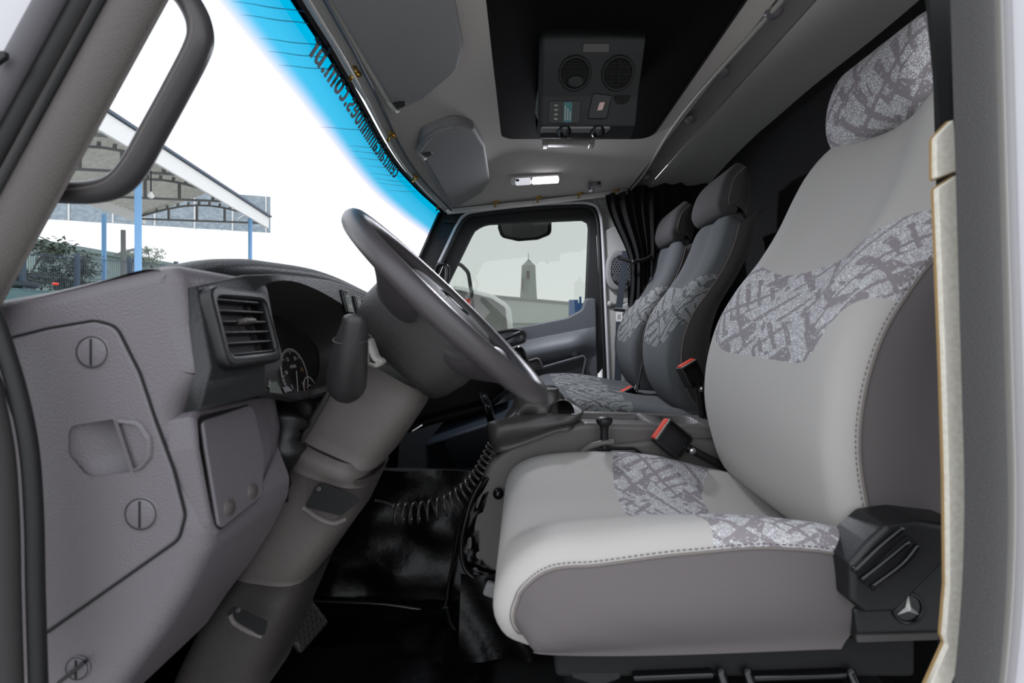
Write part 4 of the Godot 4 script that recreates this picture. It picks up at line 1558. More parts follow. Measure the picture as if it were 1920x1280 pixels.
	# screw pockets: shade of the hollow painted as a flat dark slab, pale ledge below, a screw in the corner
	for q in [[[Vector2(-0.2917, 0.4729), Vector2(-0.2842, 0.4797), Vector2(-0.2346, 0.4609), Vector2(-0.2286, 0.4534), Vector2(-0.2557, 0.4323), Vector2(-0.3068, 0.4458)], [Vector3(-0.3074, 0.4436, -0.68), Vector3(-0.2832, 0.4302, -0.676), Vector3(-0.2654, 0.4226, -0.68), Vector3(-0.2541, 0.4246, -0.69)], Vector3(-0.2847, 0.4719, -0.676)], [[Vector2(-0.4072, 0.3047), Vector2(-0.3998, 0.3121), Vector2(-0.3522, 0.2913), Vector2(-0.3567, 0.272), Vector2(-0.379, 0.2764), Vector2(-0.4043, 0.2913)], [Vector3(-0.4036, 0.3023, -0.668), Vector3(-0.3977, 0.2905, -0.668), Vector3(-0.3786, 0.2787, -0.668), Vector3(-0.3616, 0.2688, -0.672)], Vector3(-0.3926, 0.3074, -0.668)]]:
		st = new_st()
		slab(st, fillet(q[0], 0.004), 0.002, 0.0008, face_door(-q[1][0].z + 0.001))
		var pocket := part("screw_pocket_shade", st, M.dull, col)
		st = new_st()
		tube(st, smooth(q[1], 5), 0.0052, 10, true, false, Vector2(1.0, 0.7))
		part("pocket_ledge", st, M.column, pocket)
		st = new_st()
		lathe(st, [Vector2(0.0036, 0), Vector2(0.0034, 0.002), Vector2(0.0015, 0.0015), Vector2(0, 0.0015)], standing(q[2], Vector3(0, 0, 1)), 12)
		part("screw", st, M.handle, pocket)
	# seam between the two halves of the shroud
	st = new_st()
	tube(st, smooth([Vector3(-0.244, 0.6257, -0.636), Vector3(-0.2578, 0.5983, -0.632), Vector3(-0.2723, 0.5715, -0.63), Vector3(-0.2878, 0.5474, -0.632)], 4), 0.0016, 6)
	part("seam", st, M.dull, col)
	st = new_st()
	slab(st, fillet([Vector2(-0.2139, 0.6782), Vector2(-0.2081, 0.684), Vector2(-0.1994, 0.6578), Vector2(-0.1877, 0.6505), Vector2(-0.1994, 0.6418), Vector2(-0.2139, 0.6462)], 0.006), 0.02, 0.006, face_door(0.675))
	part("collar_plate", st, M.pale, col)
	# boot where the column enters the dashboard
	st = new_st()
	var bpts := smooth([Vector3(-0.3459, 0.5678, -0.74), Vector3(-0.346, 0.5591, -0.71), Vector3(-0.3458, 0.5302, -0.7), Vector3(-0.364, 0.473, -0.71), Vector3(-0.3863, 0.4384, -0.73)], 6)
	var br := []
	for k in bpts.size():
		br.append(0.026 + 0.008 * sin(k * 1.1) + 0.004 * sin(k * 2.7))
	tube(st, bpts, br, 14)
	part("boot", st, M.black, col)
	# combined switch stalk
	st = new_st()
	var spts := smooth([Vector3(-0.2387, 0.6069, -0.66), Vector3(-0.2303, 0.6335, -0.635), Vector3(-0.2165, 0.6698, -0.608), Vector3(-0.207, 0.6948, -0.594), Vector3(-0.2036, 0.7078, -0.59), Vector3(-0.203, 0.7117, -0.59)], 6)
	var srad := []
	for k in spts.size():
		var t := float(k) / (spts.size() - 1)
		srad.append(lerpf(0.0300, 0.0180, smoothstep(0.15, 0.75, t)) * sqrt(clampf(1.0 - pow(clampf((t - 0.72) / 0.28, 0, 1), 2.5), 0.02, 1.0)) * (0.55 + 0.45 * smoothstep(0.0, 0.14, t)))
	tube(st, spts, srad, 20, true, false, Vector2(0.85, 1.0))
	var stalk := part("switch_stalk", st, M.stalk, col)
	st = new_st()
	var seam := []
	var i0 := int(spts.size() * 0.5)
	for k in 24:
		var a := TAU * k / 24
		seam.append(spts[i0] + Vector3(cos(a) * (srad[i0] + 0.0003), 0.0, 0) + Vector3(0, 0, sin(a) * (srad[i0] * 0.86 + 0.0003)) - Vector3(0, sin(a) * 0.006, 0))
	tube(st, seam, 0.0006, 6, false, true)
	part("stalk_joint", st, M.handle, stalk)
	# adjusting lever and pin on the far side
	st = new_st()
	bar(st, Vector3(-0.1835, 0.5254, -0.8), Vector3(-0.1658, 0.5359, -0.8), 0.003, 0.003, 0.001)
	part("release_wire", st, M.chrome, col)

	# clutch pedal
	var pedal := thing("clutch_pedal", "worn black pedal with a blocky tread low beside the column", "pedal", Vector3(-0.4376, 0.0928, -0.98))
	var px := looking(Vector3(-0.4318, 0.1052, -0.96), Vector3(0.72, 0.55, 0.42), Vector3(-0.4, 0.9, 0.1))
	st = new_st()
	rbox(st, Vector3(0.075, 0.062, 0.014), 0.006, px)
	part("pad", st, mat(rgb(52, 46, 43), 0.6, "worn_rubber"), pedal)
	for i in 6:
		for j in 6:
			st = new_st()
			rbox(st, Vector3(0.009, 0.0065, 0.005), 0.001, px.translated_local(Vector3(-0.028 + i * 0.011 + (0.003 if j % 2 else -0.002), -0.024 + j * 0.0096, 0.008)), 1)
			part("tread", st, M.rubber, pedal)
	st = new_st()
	tube(st, smooth([px * Vector3(0.0, 0.0, -0.006), px * Vector3(0.02, 0.06, -0.05), px * Vector3(0.02, 0.20, -0.12), px * Vector3(0.0, 0.36, -0.16)], 4), 0.009, 8)
	part("arm", st, M.chrome, pedal)


# rings of a column: each row holds the front and rear edge of its section and half its width
func column_rings(rows: Array) -> Array:
	var rings := []
	for q in rows:
		var a: Vector2 = q[0]
		var b: Vector2 = q[1]
		var mid := (a + b) / 2.0
		var half := (b - a) / 2.0
		var ring := []
		for k in 40:
			var t := TAU * k / 40
			var cx := signf(cos(t)) * pow(absf(cos(t)), 0.55)
			var cz := signf(sin(t)) * pow(absf(sin(t)), 0.55)
			ring.append(Vector3(mid.x + half.x * cx, mid.y + half.y * cx, -0.785 + q[2] * cz))
		rings.append(ring)
	return rings


# ---------------------------------------------------------------- seats

# an upholstered face: «prof» is its middle line (x, y), run from depth d0 (near edge) to d1; edges roll off by r and swell by b
func cushion_face(prof: Array, d0: Array, d1: Array, r: float, b: float, dip: float, lift := []) -> Callable:
	return func(u: float, v: float) -> Vector3:
		var p: Vector2 = along(prof, u)
		var q: Vector2 = along(prof, minf(u + 0.01, 1.0)) - along(prof, maxf(u - 0.01, 0.0))
		var n := Vector2(-q.y, q.x).normalized()
		var a := table(d0, u)
		var c := table(d1, u)
		var d := lerpf(a, c, v)
		var e := minf(d - a, c - d)
		var h := b * exp(-pow((e - 0.065) / 0.045, 2.0)) * smoothstep(0.25, 0.5, u) - dip * smoothstep(0.05, 0.2, e) * smoothstep(0.3, 0.6, u)
		if lift.size():
			h += table(lift, u) * exp(-pow(e / 0.075, 2.0)) * lerpf(1.0, 0.1, smoothstep(0.4, 0.6, v))
		if e < r:
			h -= r - sqrt(maxf(0.0, r * r - (r - e) * (r - e)))
		return Vector3(p.x + n.x * h, p.y + n.y * h, -d)


# the u at which a coordinate of the middle line passes «want» between two u
func find_u(prof: Array, axis: int, want: float, lo: float, hi: float) -> float:
	var rising: bool = along(prof, hi)[axis] > along(prof, lo)[axis]
	for k in 24:
		var m := (lo + hi) / 2.0
		if (along(prof, m)[axis] < want) == rising:
			lo = m
		else:
			hi = m
	return (lo + hi) / 2.0


func panel_between(f: Callable, u0: Callable, u1: Callable, nu: int, nv: int, span: Vector2) -> SurfaceTool:
	var st := new_st()
	grid(st, func(s, t):
		var v := 0.5 - 0.5 * cos(PI * t)
		return f.call(lerpf(u0.call(v), u1.call(v), s), v), nu, nv, span)
	return st


# upholstery between two edges, swelling sideways
func side_panel(a: Callable, b: Callable, swell: Vector3, nu: int, nv: int, span := Vector2.ONE) -> SurfaceTool:
	var st := new_st()
	grid(st, func(s, t): return (a.call(s) as Vector3).lerp(b.call(s), t) + swell * sin(PI * clampf(t * 1.1, 0.0, 1.0)) * (0.35 + 0.65 * sin(PI * s)), nu, nv, span)
	return st


func seam_line(parent: Node3D, f: Callable, off: Vector3, m: Material, stitched: bool, inner := 0.03) -> void:
	var st := new_st()
	var pts := []
	for k in 61:
		pts.append(f.call(k / 60.0, 0.0) + off)
	tube(st, pts, 0.0016, 6)
	part("seam", st, m, parent)
	if stitched:
		st = new_st()
		for k in 110:
			var u := 0.02 + 0.96 * k / 110.0
			tube(st, [f.call(u, inner) + off * 0.6, f.call(u + 0.0048, inner) + off * 0.6], 0.0008, 4)
		part("stitching", st, M.thread, parent).set_meta("kind", "stuff")


func one(x: float) -> Callable:
	return func(_v): return x


func driver_seat() -> void:
	var o := thing("driver_seat", "large light grey driver's seat with a tyre-tread print band, nearest the open door", "seat", Vector3(0.25, 0.2, -0.78))
	# ---- cushion
	var prof := [Vector2(0.012, 0.30), Vector2(-0.022, 0.322), Vector2(-0.036, 0.362), Vector2(-0.024, 0.402), Vector2(0.015, 0.423), Vector2(0.09, 0.432), Vector2(0.18, 0.434), Vector2(0.27, 0.424), Vector2(0.36, 0.402), Vector2(0.44, 0.388), Vector2(0.52, 0.380)]
	var d0 := [Vector2(0, 0.585), Vector2(0.2, 0.560), Vector2(0.5, 0.552), Vector2(1, 0.558)]
	var d1 := [Vector2(0, 0.975), Vector2(0.2, 1.005), Vector2(0.5, 1.02), Vector2(1, 1.015)]
	var f := cushion_face(prof, d0, d1, 0.026, 0.012, 0.016, [Vector2(0.28, 0.0), Vector2(0.36, 0.008), Vector2(0.43, 0.020), Vector2(0.5, 0.020), Vector2(0.62, 0.032), Vector2(0.72, 0.050), Vector2(0.80, 0.060), Vector2(0.9, 0.045), Vector2(1.0, 0.0)])
	var front_keys := [Vector2(0.55, 0.217), Vector2(0.585, 0.213), Vector2(0.612, 0.196), Vector2(0.645, 0.1635), Vector2(0.75, 0.153), Vector2(0.93, 0.172), Vector2(1.02, 0.2025)]
	var rear_keys := [Vector2(0.55, 0.362), Vector2(0.58, 0.352), Vector2(0.615, 0.330), Vector2(0.65, 0.302), Vector2(0.70, 0.294), Vector2(0.85, 0.318), Vector2(0.95, 0.36), Vector2(1.02, 0.388)]
	var u1 := func(v): return find_u(prof, 0, table(front_keys, lerpf(0.552, 1.02, v)), 0.4, 1.0)
	var u2 := func(v): return find_u(prof, 0, table(rear_keys, lerpf(0.552, 1.02, v)), 0.4, 1.0)
	var cushion := part("cushion", panel_between(f, one(0.0), u1, 26, 44, Vector2(0.3, 0.47)), M.fabric, o)
	part("printed_panel", panel_between(f, u1, u2, 14, 44, Vector2(0.17, 0.47)), M.print, cushion).set_meta("label", "tyre-tread printed panel")
	part("rear_panel", panel_between(f, u2, one(1.0), 14, 44, Vector2(0.2, 0.47)), M.fabric, cushion)
	var low := func(u: float) -> Vector3: return Vector3(lerpf(0.012, 0.372, smoothstep(0.0, 1.0, u)), 0.318 - 0.004 * sin(u * 5.0), -0.565)
	var s_edge := func(u: float) -> Vector3: return f.call(u * 0.86, 0.0)
	part("side_panel", side_panel(s_edge, low, Vector3(0, 0, 0.020), 50, 16), M.fabric_side, cushion)
	var s_far := func(u: float) -> Vector3: return f.call(u, 1.0)
	var low_far := func(u: float) -> Vector3: return Vector3(lerpf(0.012, 0.45, u), 0.325, -1.0)
	part("side_panel", side_panel(s_far, low_far, Vector3(0, 0, -0.012), 30, 8), M.fabric_side, cushion)
	var st := new_st()
	grid(st, func(u, v): return low.call(u).lerp(low_far.call(u), v), 12, 4)
	part("underside", st, M.dull, cushion)
	seam_line(cushion, func(u, v): return f.call(u * 0.86, v), Vector3(0, 0, 0.0008), M.thread, true, 0.0008)
	# ---- backrest
	var back := [Vector2(0.445, 0.375), Vector2(0.400, 0.42), Vector2(0.378, 0.49), Vector2(0.368, 0.56), Vector2(0.374, 0.63), Vector2(0.396, 0.70), Vector2(0.432, 0.76), Vector2(0.478, 0.82), Vector2(0.514, 0.88), Vector2(0.540, 0.94), Vector2(0.562, 0.99), Vector2(0.588, 1.022), Vector2(0.625, 1.036), Vector2(0.675, 1.03)]
	var b0 := [Vector2(0, 0.60), Vector2(0.12, 0.580), Vector2(0.4, 0.570), Vector2(0.65, 0.575), Vector2(0.85, 0.60), Vector2(1, 0.66)]
	var b1 := [Vector2(0, 0.985), Vector2(0.2, 1.005), Vector2(0.5, 1.0), Vector2(0.7, 0.985), Vector2(0.84, 0.95), Vector2(1, 0.90)]
	var g := cushion_face(back, b0, b1, 0.032, 0.016, 0.010)
	var lo_keys := [Vector2(0.57, 0.742), Vector2(0.60, 0.720), Vector2(0.617, 0.69), Vector2(0.635, 0.655), Vector2(0.66, 0.648), Vector2(0.82, 0.650), Vector2(0.90, 0.652), Vector2(0.95, 0.672), Vector2(0.99, 0.712)]
	var hi_keys := [Vector2(0.57, 0.845), Vector2(0.62, 0.822), Vector2(0.65, 0.804), Vector2(0.75, 0.793), Vector2(0.85, 0.791), Vector2(0.93, 0.806), Vector2(0.99, 0.838)]
	var w1 := func(v): return find_u(back, 1, table(lo_keys, lerpf(0.57, 1.0, v)), 0.1, 0.8)
	var w2 := func(v): return find_u(back, 1, table(hi_keys, lerpf(0.57, 1.0, v)), 0.1, 0.8)
	var rest := part("backrest", panel_between(g, one(0.0), w1, 26, 44, Vector2(0.3, 0.45)), M.fabric, o)
	part("printed_panel", panel_between(g, w1, w2, 16, 44, Vector2(0.16, 0.45)), M.print, rest).set_meta("label", "tyre-tread printed panel")
	part("upper_panel", panel_between(g, w2, one(1.0), 20, 44, Vector2(0.25, 0.45)), M.fabric, rest)
	var rear_edge := func(u: float) -> Vector3:
		var p: Vector2 = along(back, u * 0.93)
		return Vector3(lerpf(p.x, 0.60, 0.35) + 0.105 * (1.0 - u), p.y - 0.012 * (1.0 - u), -0.585 - 0.02 * u)
	part("side_panel", side_panel(func(u): return g.call(u * 0.93, 0.0), rear_edge, Vector3(0, 0, 0.012), 50, 14), M.fabric_side, rest)
	part("side_panel", side_panel(func(u): return g.call(u * 0.93, 1.0), func(u): return rear_edge.call(u) + Vector3(0, 0, -0.38 + 0.04 * u), Vector3(0, 0, -0.01), 30, 8), M.fabric_side, rest)
	st = new_st()
	grid(st, func(u, v): return rear_edge.call(u) + Vector3(0, 0, (-0.38 + 0.04 * u) * v), 20, 4)
	part("back_shell", st, M.dull, rest)
	seam_line(rest, func(u, v): return g.call(u * 0.93, v), Vector3(0, 0, 0.0008), M.thread, true, 0.0008)
	# ---- headrest
	var hp := [Vector2(0.60, 1.012), Vector2(0.572, 1.022), Vector2(0.558, 1.06), Vector2(0.562, 1.11), Vector2(0.580, 1.152), Vector2(0.608, 1.168), Vector2(0.64, 1.160)]
	var h := cushion_face(hp, [Vector2(0, 0.69), Vector2(1, 0.69)], [Vector2(0, 0.915), Vector2(1, 0.905)], 0.030, 0.0, 0.0)
	var head := part("headrest", panel_between(h, one(0.0), one(1.0), 24, 30, Vector2(0.2, 0.24)), M.print, o)
	var hb := func(u: float) -> Vector3: return Vector3(0.655, lerpf(1.015, 1.158, u), -0.70)
	part("side_panel", side_panel(func(u): return h.call(u, 0.0), hb, Vector3(0, 0, 0.01), 20, 8), M.fabric_side, head)
	part("side_panel", side_panel(func(u): return h.call(u, 1.0), func(u): return hb.call(u) + Vector3(0, 0, -0.2), Vector3(0, 0, -0.01), 20, 8), M.fabric_side, head)
	st = new_st()
	grid(st, func(u, v): return hb.call(u) + Vector3(0, 0, -0.2 * v), 4, 4)
	part("back_shell", st, M.dull, head)
	# ---- recliner cover with its grooved lever, side shield with the star, runners
	st = new_st()
	slab(st, fillet([Vector2(0.3557, 0.4404), Vector2(0.3762, 0.4645), Vector2(0.3966, 0.4825), Vector2(0.4326, 0.4873), Vector2(0.4867, 0.4807), Vector2(0.4867, 0.4296), Vector2(0.4567, 0.4386), Vector2(0.4056, 0.3875), Vector2(0.3725, 0.3863), Vector2(0.3557, 0.3996)], [0.006, 0.02, 0.012, 0.01, 0.0, 0.01, 0.01, 0.008, 0.008, 0.008]), 0.05, 0.007, face_door(0.575), 5)
	var cover := part("recliner_cover", st, M.black, o)
	st = new_st()
	for q in [[Vector3(0.3575, 0.4336, -0.523), Vector3(0.3863, 0.4607, -0.523), Vector3(0.4117, 0.4809, -0.523)], [Vector3(0.376, 0.4163, -0.523), Vector3(0.4094, 0.4405, -0.523), Vector3(0.4279, 0.4624, -0.523)], [Vector3(0.3657, 0.4238, -0.524), Vector3(0.3871, 0.44, -0.524), Vector3(0.4189, 0.4654, -0.524)]]:
		tube(st, smooth(q, 6), 0.0035, 10)
	part("lever_ridge", st, M.gloss, cover)
	st = new_st()
	slab(st, fillet([Vector2(0.3623, 0.421), Vector2(0.4168, 0.4731), Vector2(0.4295, 0.465), Vector2(0.3797, 0.4141)], 0.006), 0.002, 0.001, face_door(0.5255))
	part("lever_hollow", st, M.dull, cover)
	st = new_st()
	slab(st, fillet([Vector2(0.3748, 0.3798), Vector2(0.4136, 0.3835), Vector2(0.4578, 0.4344), Vector2(0.4972, 0.4302), Vector2(0.4972, 0.3434), Vector2(0.3796, 0.3398)], [0.006, 0.006, 0.006, 0, 0, 0.006]), 0.03, 0.004, face_door(0.577))
	var shield := part("side_shield", st, M.black, o)
	st = new_st()
	var ce := Vector3(0.4352, 0.3809, -0.546)
	var ring := []
	for k in 28:
		ring.append(ce + Vector3(cos(TAU * k / 28), sin(TAU * k / 28), 0) * 0.0165)
	tube(st, ring, 0.0022, 8, false, true)
	slab(st, oval(Vector2(ce.x, ce.y), 0.0165, 0.0165), 0.0005, 0.0, Transform3D(Basis.IDENTITY, Vector3(0, 0, ce.z - 0.001)))
	part("emblem_ring", st, M.gloss, shield)
	st = new_st(false)
	for k in 3:
		var a := PI / 2 + TAU * k / 3
		var tip := ce + Vector3(cos(a), sin(a), 0) * 0.0155
		var l := ce + Vector3(cos(a + PI / 3), sin(a + PI / 3), 0) * 0.0034
		var r := ce + Vector3(cos(a - PI / 3), sin(a - PI / 3), 0) * 0.0034
		var mid := ce + Vector3(0, 0, 0.004)
		tri(st, mid, tip, l)
		tri(st, mid, r, tip)
	part("star_emblem", st, M.alu, shield)
	st = new_st()
	bar(st, Vector3(0.3768, 0.3472, -0.546), Vector3(0.4876, 0.3508, -0.546), 0.004, 0.008, 0.001)
	part("worn_edge", st, M.seal, shield)
	st = new_st(false)
	rbox(st, Vector3(0.44, 0.05, 0.38), 0.006, Transform3D(Basis.IDENTITY, Vector3(0.26, 0.295, -0.78)), 1)
	rbox(st, Vector3(0.40, 0.22, 0.36), 0.01, Transform3D(Basis.IDENTITY, Vector3(0.28, 0.12, -0.80)), 1)
	part("seat_base", st, M.dull, o)
	st = new_st()
	slab(st, fillet([Vector2(0.0542, 0.2885), Vector2(0.1125, 0.2885), Vector2(0.1224, 0.2687), Vector2(0.0926, 0.2581), Vector2(0.0595, 0.2687)], 0.006), 0.02, 0.003, face_door(0.61))
	part("front_bracket", st, M.black, o)
	for q in [[1180, 1262, 1328], [1398, 1262, 1570]]:
		st = new_st()
		for k in 3:
			bar(st, Vector3((q[0] - 980) * 0.6 / 907.0, 0.276 - k * 0.016, -0.585), Vector3((q[2] - 980) * 0.6 / 907.0, 0.280 - k * 0.016, -0.585), 0.012, 0.008, 0.003)
		part("runner", st, M.gloss, o)
	for px in [1340.0, 1388.0, 1576.0]:
		st = new_st()
		tube(st, smooth([Vector3((px - 980) * 0.6 / 907.0, 0.285, -0.585), Vector3((px - 974) * 0.6 / 907.0, 0.262, -0.572), Vector3((px - 966) * 0.6 / 907.0, 0.235, -0.585)], 4), 0.006, 8)
		part("runner_clip", st, M.gloss, o)
	buckle("seat_belt_buckle", "black buckle with red button standing between driver's cushion and console", Vector3(0.3301, 0.448, -0.985), Vector3(0.2802, 0.4893, -0.985), Vector3(0.4388, 0.3968, -1.0), 0.056)


# a belt buckle: body, red button, stalk
func buckle(called: String, label: String, base: Vector3, tip: Vector3, root: Vector3, wide: float) -> void:
	var o := thing(called, label, "buckle", root, "seat belt buckles")
	var y := (tip - base).normalized()
	var z := Vector3(0.25, 0.1, 1.0)
	var x := y.cross(z).normalized()
	z = x.cross(y).normalized()
	var len := base.distance_to(tip)
	var xf := Transform3D(Basis(x, y, z), base.lerp(tip, 0.5))
	var st := new_st()
	slab(st, fillet(rect(-wide / 2, -len / 2, wide / 2, len / 2), [0.010, 0.010, 0.003, 0.003]), 0.024, 0.004, xf.translated_local(Vector3(0, 0, -0.012)))
	part("body", st, M.black, o)
	st = new_st()
	rbox(st, Vector3(wide * 0.88, 0.007, 0.017), 0.002, xf.translated_local(Vector3(0, len / 2 + 0.001, 0.002)), 2)
	var b := part("release_button", st, M.red, o)
	st = new_st()
	rbox(st, Vector3(wide * 0.9, 0.002, 0.003), 0.0005, xf.translated_local(Vector3(0, len / 2 + 0.0005, 0.0122)), 1)
	part("slot_edge", st, M.pale, b)
	st = new_st()
	tube(st, smooth([xf * Vector3(wide * 0.1, -len / 2, 0), (xf * Vector3(wide * 0.1, -len / 2, 0)).lerp(root, 0.5), root], 4), 0.0085, 10)
	var s := part("stalk", st, M.black, o)
	st = new_st()
	lathe(st, [Vector2(0.008, 0), Vector2(0.007, 0.004), Vector2(0.0, 0.005)], standing(xf * Vector3(wide * 0.1, -len / 2 - 0.012, 0.006), Vector3(0, 0, 1)), 12)
	part("rivet", st, M.chrome, s)


# the two folding seats beside the driver share this build
func side_seat(label: String, a: float, b: float, shift: Vector3) -> void:
	var o := thing("passenger_seat", label, "seat", Vector3(0.45, 0.45, -(a + b) / 2.0))
	var back := []
	for q in [Vector2(0.44, 0.455), Vector2(0.395, 0.50), Vector2(0.370, 0.56), Vector2(0.362, 0.62), Vector2(0.370, 0.68), Vector2(0.396, 0.745), Vector2(0.438, 0.805), Vector2(0.474, 0.86), Vector2(0.500, 0.92), Vector2(0.514, 0.965), Vector2(0.530, 0.988), Vector2(0.560, 0.996)]:
		back.append(q + Vector2(shift.x, shift.y))
	var w := b - a
	var d0 := [Vector2(0, a + 0.02), Vector2(0.2, a + 0.002), Vector2(0.5, a), Vector2(0.8, a + 0.006), Vector2(1, a + 0.03)]
	var d1 := [Vector2(0, b - 0.02), Vector2(0.2, b), Vector2(0.5, b), Vector2(0.8, b - 0.03), Vector2(1, b - 0.07)]
	var g := cushion_face(back, d0, d1, 0.030, 0.006, 0.006)
	var y0 := shift.y
	var w1 := func(v): return find_u(back, 1, y0 + 0.640 + 0.075 * pow(1.0 - v, 8.0) + 0.05 * pow(v, 6.0), 0.1, 0.85)
	var w2 := func(v): return find_u(back, 1, y0 + 0.795 + 0.045 * pow(1.0 - v, 5.0) + 0.02 * v, 0.1, 0.85)
	var rest := part("backrest", panel_between(g, one(0.0), w1, 18, 28, Vector2(0.25, w)), M.cloth, o)
	part("printed_panel", panel_between(g, w1, w2, 12, 28, Vector2(0.17, w)), M.cloth_print, rest).set_meta("label", "tyre-tread printed panel")
	part("upper_panel", panel_between(g, w2, one(1.0), 16, 28, Vector2(0.2, w)), M.cloth, rest)
	var rear := func(u: float) -> Vector3:
		var p: Vector2 = along(back, u)
		return Vector3(p.x + 0.125 - 0.065 * u, p.y + 0.004, -a - 0.012)
	part("side_panel", side_panel(func(u): return g.call(u, 0.0), rear, Vector3(0, 0, 0.008), 30, 8), M.cloth_dark, rest)
	part("side_panel", side_panel(func(u): return g.call(u, 1.0), func(u): return rear.call(u) + Vector3(0, 0, -w + 0.03), Vector3(0, 0, -0.006), 20, 6), M.cloth_dark, rest)
	var st := new_st()
	grid(st, func(u, v): return rear.call(u) + Vector3(0.012 * sin(PI * v), 0, (-w + 0.03) * v), 20, 6)
	part("back_shell", st, M.black, rest)
	seam_line(rest, g, Vector3(0, 0, 0.0008), M.thread, true, 0.002)
	# headrest: a wedge of cloth with a dark speckled end
	var hp := []
	for q in [Vector2(0.545, 0.985), Vector2(0.512, 0.988), Vector2(0.494, 1.012), Vector2(0.495, 1.040), Vector2(0.505, 1.072), Vector2(0.522, 1.098), Vector2(0.546, 1.120)]:
		hp.append(q + Vector2(shift.x, shift.y))
	var ha := a + 0.006
	var hb := b - 0.055
	var h := cushion_face(hp, [Vector2(0, ha + 0.02), Vector2(0.5, ha), Vector2(1, ha + 0.01)], [Vector2(0, hb), Vector2(1, hb - 0.02)], 0.022, 0.0, 0.0)
	var head := part("headrest", panel_between(h, one(0.0), one(1.0), 18, 22, Vector2(0.15, w)), M.cloth_head, o)
	var he := func(u: float) -> Vector3:
		return Vector3(0.565 + 0.012 * sin(PI * u) + shift.x, lerpf(0.982, 1.108, u) + shift.y, -ha - 0.014)
	part("end_panel", side_panel(func(u): return h.call(u, 0.0), he, Vector3(0, 0, 0.010), 18, 8), M.cloth_dark, head)
	part("end_panel", side_panel(func(u): return h.call(u, 1.0), func(u): return he.call(u) + Vector3(0, 0, -(hb - ha) + 0.02), Vector3(0, 0, -0.006), 18, 6), M.cloth_dark, head)
	st = new_st()
	grid(st, func(u, v): return he.call(u) + Vector3(0, 0, (-(hb - ha) + 0.02) * v), 6, 4)
	part("back_shell", st, M.cloth_dark, head)
	seam_line(head, h, Vector3(0, 0, 0.0008), M.thread, true, 0.002)


func bench() -> void:
	side_seat("middle blue-grey cloth seat back with dark speckled side, next to the driver's seat", 1.215, 1.51, Vector3(0.006, 0, 0))
	side_seat("outer blue-grey cloth passenger seat back beside the black gathered curtain", 1.60, 1.93, Vector3(0, 0, 0))
	var o := thing("bench_cushion", "low grey cloth bench cushion with printed patches under the two passenger seat backs", "seat cushion", Vector3(0.2, 0.2, -1.55))
	var prof := [Vector2(0.050, 0.36), Vector2(0.020, 0.39), Vector2(0.014, 0.44), Vector2(0.035, 0.485), Vector2(0.08, 0.505), Vector2(0.15, 0.511), Vector2(0.22, 0.508), Vector2(0.30, 0.494), Vector2(0.37, 0.482), Vector2(0.46, 0.478)]
	var halves := [[1.175, 1.52], [1.53, 1.92]]
	for k in 2:
		var a: float = halves[k][0]
		var b: float = halves[k][1]
		var f := cushion_face(prof, [Vector2(0, a), Vector2(1, a)], [Vector2(0, b), Vector2(1, b)], 0.022, 0.006, 0.004)
		var u1 := func(_v): return find_u(prof, 0, 0.125 - 0.02 * k, 0.3, 1.0)
		var u2 := func(v): return find_u(prof, 0, 0.27 + 0.03 * v, 0.3, 1.0)
		part("front_panel", panel_between(f, one(0.0), u1, 18, 20, Vector2(0.2, b - a)), M.cloth, o)
		part("printed_panel", panel_between(f, u1, u2, 12, 20, Vector2(0.16, b - a)), M.cloth_print, o)
		part("rear_panel", panel_between(f, u2, one(1.0), 12, 20, Vector2(0.2, b - a)), M.cloth, o)
		if k == 0:
			part("side_panel", side_panel(func(u): return f.call(u, 0.0), func(u): return Vector3(lerpf(0.05, 0.46, u), 0.37, -a - 0.004), Vector3(0, 0, 0.004), 24, 6), M.cloth_dark, o)
			seam_line(o, f, Vector3(0, 0, 0.0008), M.thread, false)
	var st := new_st(false)
	rbox(st, Vector3(0.44, 0.36, 0.72), 0.01, Transform3D(Basis.IDENTITY, Vector3(0.26, 0.185, -1.555)), 1)
	part("bench_box", st, M.dull, o)
	buckle("seat_belt_buckle", "black buckle with red button rising at the near side of the middle seat", Vector3(0.4026, 0.5617, -1.12), Vector3(0.3779, 0.6111, -1.12), Vector3(0.4248, 0.48, -1.14), 0.046)
	buckle("seat_belt_buckle", "low black buckle with red button lying on the bench between the two passenger seats", Vector3(0.3352, 0.4687, -1.52), Vector3(0.3218, 0.4972, -1.52), Vector3(0.3715, 0.5074, -1.56), 0.052)
	# buckle strap standing between the seat backs
	st = new_st()
	tube(st, smooth([Vector3(0.3617, 0.4878, -1.54), Vector3(0.376, 0.5462, -1.55), Vector3(0.387, 0.5796, -1.56)], 4), 0.008, 8, true, false, Vector2(1.5, 0.5))
	single("belt_strap", st, M.black, "short black belt strap standing up between the two passenger seat backs", "belt strap")


# ---------------------------------------------------------------- console between the seats

